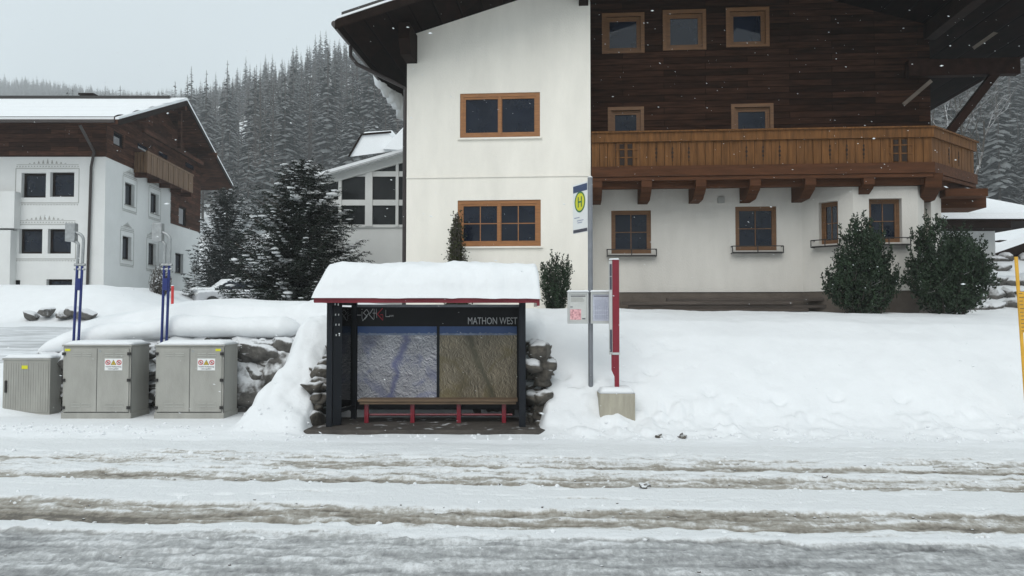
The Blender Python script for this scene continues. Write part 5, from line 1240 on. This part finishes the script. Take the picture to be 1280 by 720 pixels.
# ------------------------------------------------------------------ vegetation near
def conifer(name, base, h, rad, label, nbr, mt, seed, upturn=.15, blunt=1.0, snowp=.5, lean=0, groupname=None, tw=1.0, cat='spruce', nsz=1.0):
    rnd = random.Random(seed); tree = empty(name, base, label, cat, group=groupname)
    m = MB(); m.tube([(0, 0, -.3), (lean * .5, 0, h * .5), (lean, 0, h)], [h * .022, h * .014, .01], 7); m.build('trunk', M['bark'], tree)
    m = MB(); sn = MB()
    for b_i in range(nbr):
        f = (b_i + rnd.random()) / nbr; f = f ** 1.15; z = h * (.03 + .95 * f)
        L = rad * (1 - f) ** blunt * rnd.uniform(.6, 1.12) + .10; a = b_i * 2.399 + rnd.uniform(-.3, .3)
        d = Vector((math.cos(a), math.sin(a), 0)); s_ = Vector((-d.y, d.x, 0)); pts = []
        dro = rnd.uniform(.12, .35)
        ns = max(4, int(L / .13))
        for k in range(ns + 1):
            t = k / ns; pts.append(Vector((lean * f, 0, z)) + d * L * t + Vector((0, 0, -dro * L * math.sin(t * 2.2) + upturn * L * t * t * 1.3)))
        m.tube(pts[::2] if len(pts) > 5 else pts, .012, 3, 1, cap=False)
        for k in range(1, ns + 1):
            t = k / ns; p = pts[k]; tl = (.34 * L * (1 - .7 * t) + .08) * tw
            for sg in (-1, 1, 0):
                dirv = (d * .75 + s_ * sg * .9).normalized() if sg else d
                dirv = (dirv + Vector((0, 0, rnd.uniform(-.30, .12)))).normalized(); nl = max(2, int(tl / .055 / nsz))
                for q in range(nl):
                    pp = p + dirv * tl * q / nl; ll = rnd.uniform(.06, .11) * nsz
                    for e_ in range(2):
                        nd = (dirv + Vector((rnd.uniform(-.8, .8), rnd.uniform(-.8, .8), rnd.uniform(-.5, .45)))).normalized(); sd2 = nd.cross(Vector((rnd.uniform(-1, 1), rnd.uniform(-1, 1), 1))).normalized() * .018 * nsz
                        m.face([pp - sd2, pp + sd2, pp + nd * ll], 0)
        if rnd.random() < snowp and L > .25:
            k0 = rnd.randint(1, max(1, ns // 2)); big = rnd.uniform(1.4, 2.1) if rnd.random() < .22 and L > .7 else .8
            for k in range(k0, ns + 1):
                if rnd.random() < .85:
                    p = pts[k]; rr0 = nsz * rnd.uniform(.035, .10) * (1.15 - .5 * k / ns) * big; sn.blob((p.x + rnd.uniform(-.02, .02), p.y + rnd.uniform(-.02, .02), p.z + .02), (rr0 * 1.2 + abs(d.x) * .07, rr0 * 1.2 + abs(d.y) * .07, rr0 * .42), 1, .4, 1.5, seed=rnd.random() * 99)
    m.build('crown', [mt, M['bark']], tree)
    if sn.v: sn.build('snow_load', M['snow_soft'], tree, smooth=True)
    return tree
b0 = W(372, 380, 24); conifer('spruce', (b0.x, 24, 2.15), W(380, 198, 24).z - 2.15, 2.05, 'big dark bushy spruce loaded with snow left of the conservatory', 380, M['needle'], 2, .22, .48, .36, .15)
b0 = W(283, 380, 48); conifer('pine', (b0.x, 48, 2.4), W(285, 236, 48).z - 2.4, 2.1, 'dark dense pine with upturned tips between the farmhouse and the big spruce', 260, M['needle_dark'], 5, .6, .42, .25, 0, cat='pine', nsz=1.7)
b0 = W(243, 375, 41); conifer('young_spruce', (b0.x, 41, 2.5), W(249, 334, 41).z - 2.5, .85, 'small young snowy spruce beside the parked car', 60, M['needle'], 8, .1, .8, .9)
# leafy shrubs
def shrub(name, base, h, rx, ry, label, mt, n_sh, seed, leaf=.055, cone=0, cat='shrub', group=None, nl=34):
    rnd = random.Random(seed); t = empty(name, base, label, cat, group=group); m = MB(); st = MB()
    for k in range(n_sh):
        a = rnd.uniform(0, 6.283); r_ = math.sqrt(rnd.random()); hh = h * (rnd.uniform(.35, 1.0) if not cone else rnd.uniform(.1, 1.0))
        out = (1 - .35 * (hh / h)) if not cone else (1 - hh / h) ** .55 * .95 + .04
        if not cone: hh *= (1 - .25 * r_ * rnd.random())
        p0 = Vector((rx * r_ * math.cos(a) * .35, ry * r_ * math.sin(a) * .35, 0)); p1 = Vector((rx * r_ * math.cos(a) * out, ry * r_ * math.sin(a) * out, hh))
        c_ = p0.lerp(p1, .5) + Vector((rx * .45 * r_ * math.cos(a), ry * .45 * r_ * math.sin(a), 0)) * (0 if cone else 1)
        st.tube([p0, c_, p1], [.012, .008, .004], 3, cap=False)
        for q in range(nl):
            f = (q + rnd.random()) / nl; f = f ** .8; p = p0.lerp(c_, f).lerp(c_.lerp(p1, f), f) + Vector((rnd.gauss(0, .05), rnd.gauss(0, .05), rnd.gauss(0, .04)))
            if p.z < .02: p.z = rnd.uniform(.02, .3)
            nd = Vector((rnd.uniform(-1, 1), rnd.uniform(-1, 1), rnd.uniform(.0, 1.3))).normalized(); s_ = nd.cross(Vector((rnd.uniform(-1, 1), rnd.uniform(-1, 1), rnd.uniform(-1, 1)))).normalized()
            l_ = leaf * rnd.uniform(.7, 1.5); w2 = l_ * .28
            m.face([p, p + nd * l_ * .5 + s_ * w2, p + nd * l_, p + nd * l_ * .5 - s_ * w2])
    st.build('stem', M['bark'], t); m.build('foliage', mt, t); return t
def yew(base, h, rx, ry, label, leaders, n_sh, seed, leaf=.07, cat='yew'):
    rnd = random.Random(seed); t = empty('yew', base, label, cat); m = MB(); st = MB()
    for (lx, ly, lh_) in leaders:
        st.tube([(lx * rx * .3, ly * ry * .3, -.2), (lx * rx * .8, ly * ry * .8, lh_ * h * .5), (lx * rx, ly * ry, lh_ * h * .93)], [.03, .02, .006], 5, cap=False)
    for k in range(n_sh):
        lx, ly, lh_ = rnd.choice(leaders); f = rnd.random() ** .8
        ax = Vector((lx * rx * (.3 + .7 * min(1, f * 1.6)), ly * ry * (.3 + .7 * min(1, f * 1.6)), lh_ * h * f * .86))
        a = rnd.uniform(0, 6.283); sp_r = (.50 - .30 * f) * rnd.uniform(.3, 1.1); L = rnd.uniform(.22, .45)
        p0 = ax; c_ = p0 + Vector((math.cos(a) * sp_r * rx / .8, math.sin(a) * sp_r, L * .35)); p1 = c_ + Vector((math.cos(a) * .06, math.sin(a) * .06, L * .75))
        if rnd.random() < .3: st.tube([p0, c_, p1], [.008, .006, .003], 3, cap=False)
        nl = 34
        for q in range(nl):
            g_ = (q + rnd.random()) / nl; p = p0.lerp(c_, min(1, g_ * 2)) if g_ < .35 else c_.lerp(p1, (g_ - .35) / .65); wv = .05 * (1.1 - g_)
            p = p + Vector((rnd.gauss(0, wv), rnd.gauss(0, wv), rnd.gauss(0, .02)))
            nd = Vector((rnd.uniform(-1, 1), rnd.uniform(-1, 1), rnd.uniform(.2, 1.5))).normalized(); s_ = nd.cross(Vector((rnd.uniform(-1, 1), rnd.uniform(-1, 1), rnd.uniform(-1, 1)))).normalized()
            l_ = leaf * rnd.uniform(.7, 1.4); w2 = l_ * .24
            m.face([p, p + nd * l_ * .5 + s_ * w2, p + nd * l_, p + nd * l_ * .5 - s_ * w2])
    st.build('stem', M['bark'], t); m.build('foliage', M['yew'], t); return t
Yy = 18.9
yew((W(1077, 390, Yy).x, Yy, 2.0), W(1080, 268, Yy).z - 2.0, .62, .35, 'dark upright yew in front of the bay window, left of the two yews', [(.05, 0, 1.0), (-.35, .3, .88), (.5, 0, .86), (-.75, -.3, .66), (.9, .2, .62), (.2, -.9, .75), (-1.0, 0, .42), (1.05, -.2, .4), (-.3, -.8, .6)], 620, 3)
yew((W(1185, 390, Yy).x, Yy, 2.0), W(1165, 268, Yy).z - 2.0, .74, .38, 'dark broad yew at the right corner of the chalet, right of the two yews', [(-.45, 0, 1.0), (-.75, .2, .88), (.05, 0, .78), (.45, .2, .86), (.85, 0, .80), (.3, -.8, .7), (-.5, -.8, .66), (1.05, -.1, .5), (-1.0, 0, .5), (.8, -.6, .55)], 700, 4)
yew((W(694, 390, 19.2).x, 19.2, 2.0), W(694, 322, 19.2).z - 2.0, .34, .25, 'small dark bush against the white wall right of the shelter roof', [(0, 0, 1), (-.6, 0, .8), (.7, 0, .85), (0, -.7, .7)], 190, 5, leaf=.055, cat='bush')
shrub('thuja', (W(571, 330, 19.7).x, 19.7, 2.1), W(571, 266, 19.7).z - 2.1, .40, .38, 'narrow olive green cone shaped thuja under the lower chalet window', M['thuja'], 300, 6, cone=1, cat='thuja', nl=40, leaf=.05)
shrub('dry_shrub', (W(200, 372, 38).x, 38, 3.0), 1.7, .55, .5, 'bare brown bundled shrub against the farmhouse wall', M['bark'], 120, 7, cone=0, cat='shrub', nl=6, leaf=.12)
# bare snowy tree
def bare_tree(base, h, label, seed):
    rnd = random.Random(seed); t = empty('bare_tree', base, label, 'tree'); tr = MB(); cr = MB()
    def grow(p, d, L, r_, lev):
        pts = [p]; dd = d.copy()
        for k in range(5):
            dd = (dd + Vector((rnd.gauss(0, .09), rnd.gauss(0, .09), rnd.gauss(.03, .06)))).normalized(); pts.append(pts[-1] + dd * L / 5)
        rs = [r_ * (1 - .55 * k / 5) for k in range(6)]
        (tr if lev == 0 else cr).tube(pts, rs, 6 if lev < 2 else 4, cap=False)
        if lev >= 5: return
        nb = (6, 5, 5, 4, 3)[lev]
        for k in range(nb):
            i = rnd.choice([2, 3, 4, 5]) if lev else rnd.choice([3, 4, 5]); ax = Vector((rnd.gauss(0, 1), rnd.gauss(0, .7), rnd.gauss(0, .3) + .25)).normalized()
            nd = (dd * rnd.uniform(.8, 1.2) + ax * rnd.uniform(.45, .9)).normalized()
            grow(pts[i], nd, L * rnd.uniform(.52, .78), rs[i] * rnd.uniform(.5, .68), lev + 1)
    grow(Vector((0, 0, 0)), Vector((.02, 0, 1)), h * .42, .17, 0)
    tr.build('trunk', M['twig'], t); cr.build('crown', M['twig'], t); return t
bare_tree((W(1226, 260, 36).x, 36, 4.6), 12.5, 'leafless tree with snow lined branches rising behind the outbuilding roof', 12)

# ------------------------------------------------------------------ snowed-in car and red marker
car = empty('parked_car', (W(291, 372, 42).x, 42, 2.42), 'snow covered silver car with raised wipers parked beside the big spruce', 'car', R(35))
def loft(secs, name, mt, parent):
    m = MB(); n_ = len(secs[0]); vs = [p for s_ in secs for p in s_]; fs = []
    for i in range(len(secs) - 1):
        for k in range(n_): fs.append((i * n_ + k, i * n_ + (k + 1) % n_, (i + 1) * n_ + (k + 1) % n_, (i + 1) * n_ + k))
    fs += [tuple(range(n_))[::-1], tuple(range((len(secs) - 1) * n_, len(secs) * n_))]; m.raw(vs, fs); return m.build(name, mt, parent, bevel=.04)
secs = []
for x, zt_, wt in ((-2.0, .75, .7), (-1.9, .95, .8), (-1.0, 1.02, .82), (1.0, 1.0, .82), (1.75, .92, .8), (2.0, .7, .68)): secs.append([(x, -wt, .3), (x, wt, .3), (x, wt, zt_ - .12), (x, wt * .85, zt_), (x, -wt * .85, zt_), (x, -wt, zt_ - .12)])
body = loft(secs, 'body', M['car'], car)
secs = []
for x, zt_, wt in ((-1.1, 1.0, .76), (-.45, 1.42, .66), (.9, 1.46, .66), (1.7, 1.05, .74)): secs.append([(x, -wt - .04, .98), (x, wt + .04, .98), (x, wt, zt_), (x, -wt, zt_)])
loft(secs, 'cabin', M['glass'], car)
m = MB()
for k in range(40):
    x = -1.95 + 3.9 * k / 39; zz = .98 if x < -1.0 else (1.02 + .42 * min(1, (x + 1.0) / .55) if x < 1.0 else 1.44 - .5 * (x - 1.0) / .9); m.blob((x, 0, zz), (.18, .74, .12), 2, .15, 1.5, seed=k)
m.build('snow_cover', M['snow_soft'], car, smooth=True)
for x in (-1.25, 1.3):
    for y in (-.8, .8):
        m = MB(); m.tube([(x, y - .1, .32), (x, y + .1, .32)], .32, 18); wh = m.build('wheel', M['tyre'], car)
        m = MB(); m.tube([(x, y - .11, .32), (x, y + .11, .32)], .18, 12); m.build('rim', M['galv'], wh)
for y in (-.35, .25):
    m = MB(); m.tube([(-.95, y, 1.1), (-1.25, y, 1.75)], .015, 5); m.build('wiper', M['iron'], car)
m = MB()
for y in (-.6, .6): m.blob((-1.98, y, .72), (.06, .16, .1), 2, 0)
m.build('headlight', M['case'], car)
q = W(215.5, 376, 33); m = MB(); m.tube([(0, 0, -.3), (0, 0, W(215, 357.5, 33).z - q.z)], .055, 12); o = m.build('marker_post', M['red_post'], None); o.location = q; tag(o, 'short bright red marker post sticking out of the snow before the farmhouse', 'marker post')
m = MB(); m.tube([(0, 0, W(215, 357.5, 33).z - q.z), (0, 0, W(215, 357, 33).z - q.z + .02)], .06, 12); m.build('snow_cap', M['snow_soft'], o)

m = MB(); rk = random.Random(55)
for k in range(900):
    x = rk.uniform(-9.5, 10); 
    if rk.random() < .55: y = 13.75 + rk.gauss(0, .28) - .03 * x
    else: y = rk.choice([8.75, 9.75, 7.65, 11.4, 10.5]) + rk.gauss(0, .12) - .07 * x
    if -3.6 < x < .6 and y > 13.85: continue
    r_ = rk.uniform(.008, .03) * (1.4 if rk.random() < .1 else 1) * (.7 if y < 11 else 1); m.blob((x, y, float(H(np.array([x]), np.array([y]))[0]) + r_ * .3), (r_ * 1.2, r_, r_ * .8), 1, .4, 1.6, seed=k)
o = m.build('snow_crumbs', M['snow_soft'], None); tag(o, 'crumbs of snow along the foot of the bank and the track edges', 'snow crumbs', kind='stuff')
m = MB()
for k in range(260):
    x = rk.uniform(-8, 8); y = rk.choice([8.3, 8.5, 9.95, 10.2, 11.1, 6.6]) + rk.gauss(0, .15) - .07 * x; r_ = rk.uniform(.005, .014)
    m.blob((x, y, float(H(np.array([x]), np.array([y]))[0]) + r_ * .3), (r_ * 1.3, r_, r_ * .8), 1, .4, 1.6, seed=k)
o = m.build('grit', M['rock_bare'], None); tag(o, 'dark grit scattered in the slush tracks of the road', 'grit', kind='stuff')
# ------------------------------------------------------------------ falling snow and haze
m = MB(); rf_ = random.Random(77)
for k in range(2200):
    Y = 2.4 + 17 * rf_.random() ** .75; x = rf_.uniform(-.72, .72) * Y; z = CZ + rf_.uniform(-.42, .44) * Y
    if Y > 13.5 and z < 3: continue
    if z < .2: continue
    r_ = rf_.uniform(.0016, .0036); dx = Vector((rf_.uniform(.7, 1.2), rf_.uniform(-.3, .3), rf_.uniform(-.5, .1))).normalized() * r_ * rf_.uniform(1.5, 3.5)
    c_ = Vector((x, Y, z)); a = Vector((0, 0, r_)); b_ = Vector((0, r_, 0)); vs = [c_ + dx, c_ + a, c_ + b_, c_ - a, c_ - b_, c_ - dx]
    m.raw(vs, [(0, 1, 2), (0, 2, 3), (0, 3, 4), (0, 4, 1), (5, 2, 1), (5, 3, 2), (5, 4, 3), (5, 1, 4)])
o = m.build('falling_snow', M['snow_soft'], None); tag(o, 'small white snowflakes falling in the air', 'snowflakes', kind='stuff')
hz = bpy.data.materials.new('haze'); hz.use_nodes = True; n = hz.node_tree.nodes; n.remove(n['Principled BSDF'])
vp = n.new('ShaderNodeVolumePrincipled'); vp.inputs['Color'].default_value = (.90, .93, .95, 1); vp.inputs['Density'].default_value = .00062
hz.node_tree.links.new(vp.outputs[0], n['Material Output'].inputs['Volume'])
m = MB(); m.box((-830, -560, -2), (830, 1115, 520)); o = m.build('haze', hz, None); tag(o, 'pale snowfall haze filling the valley', 'haze', kind='stuff')
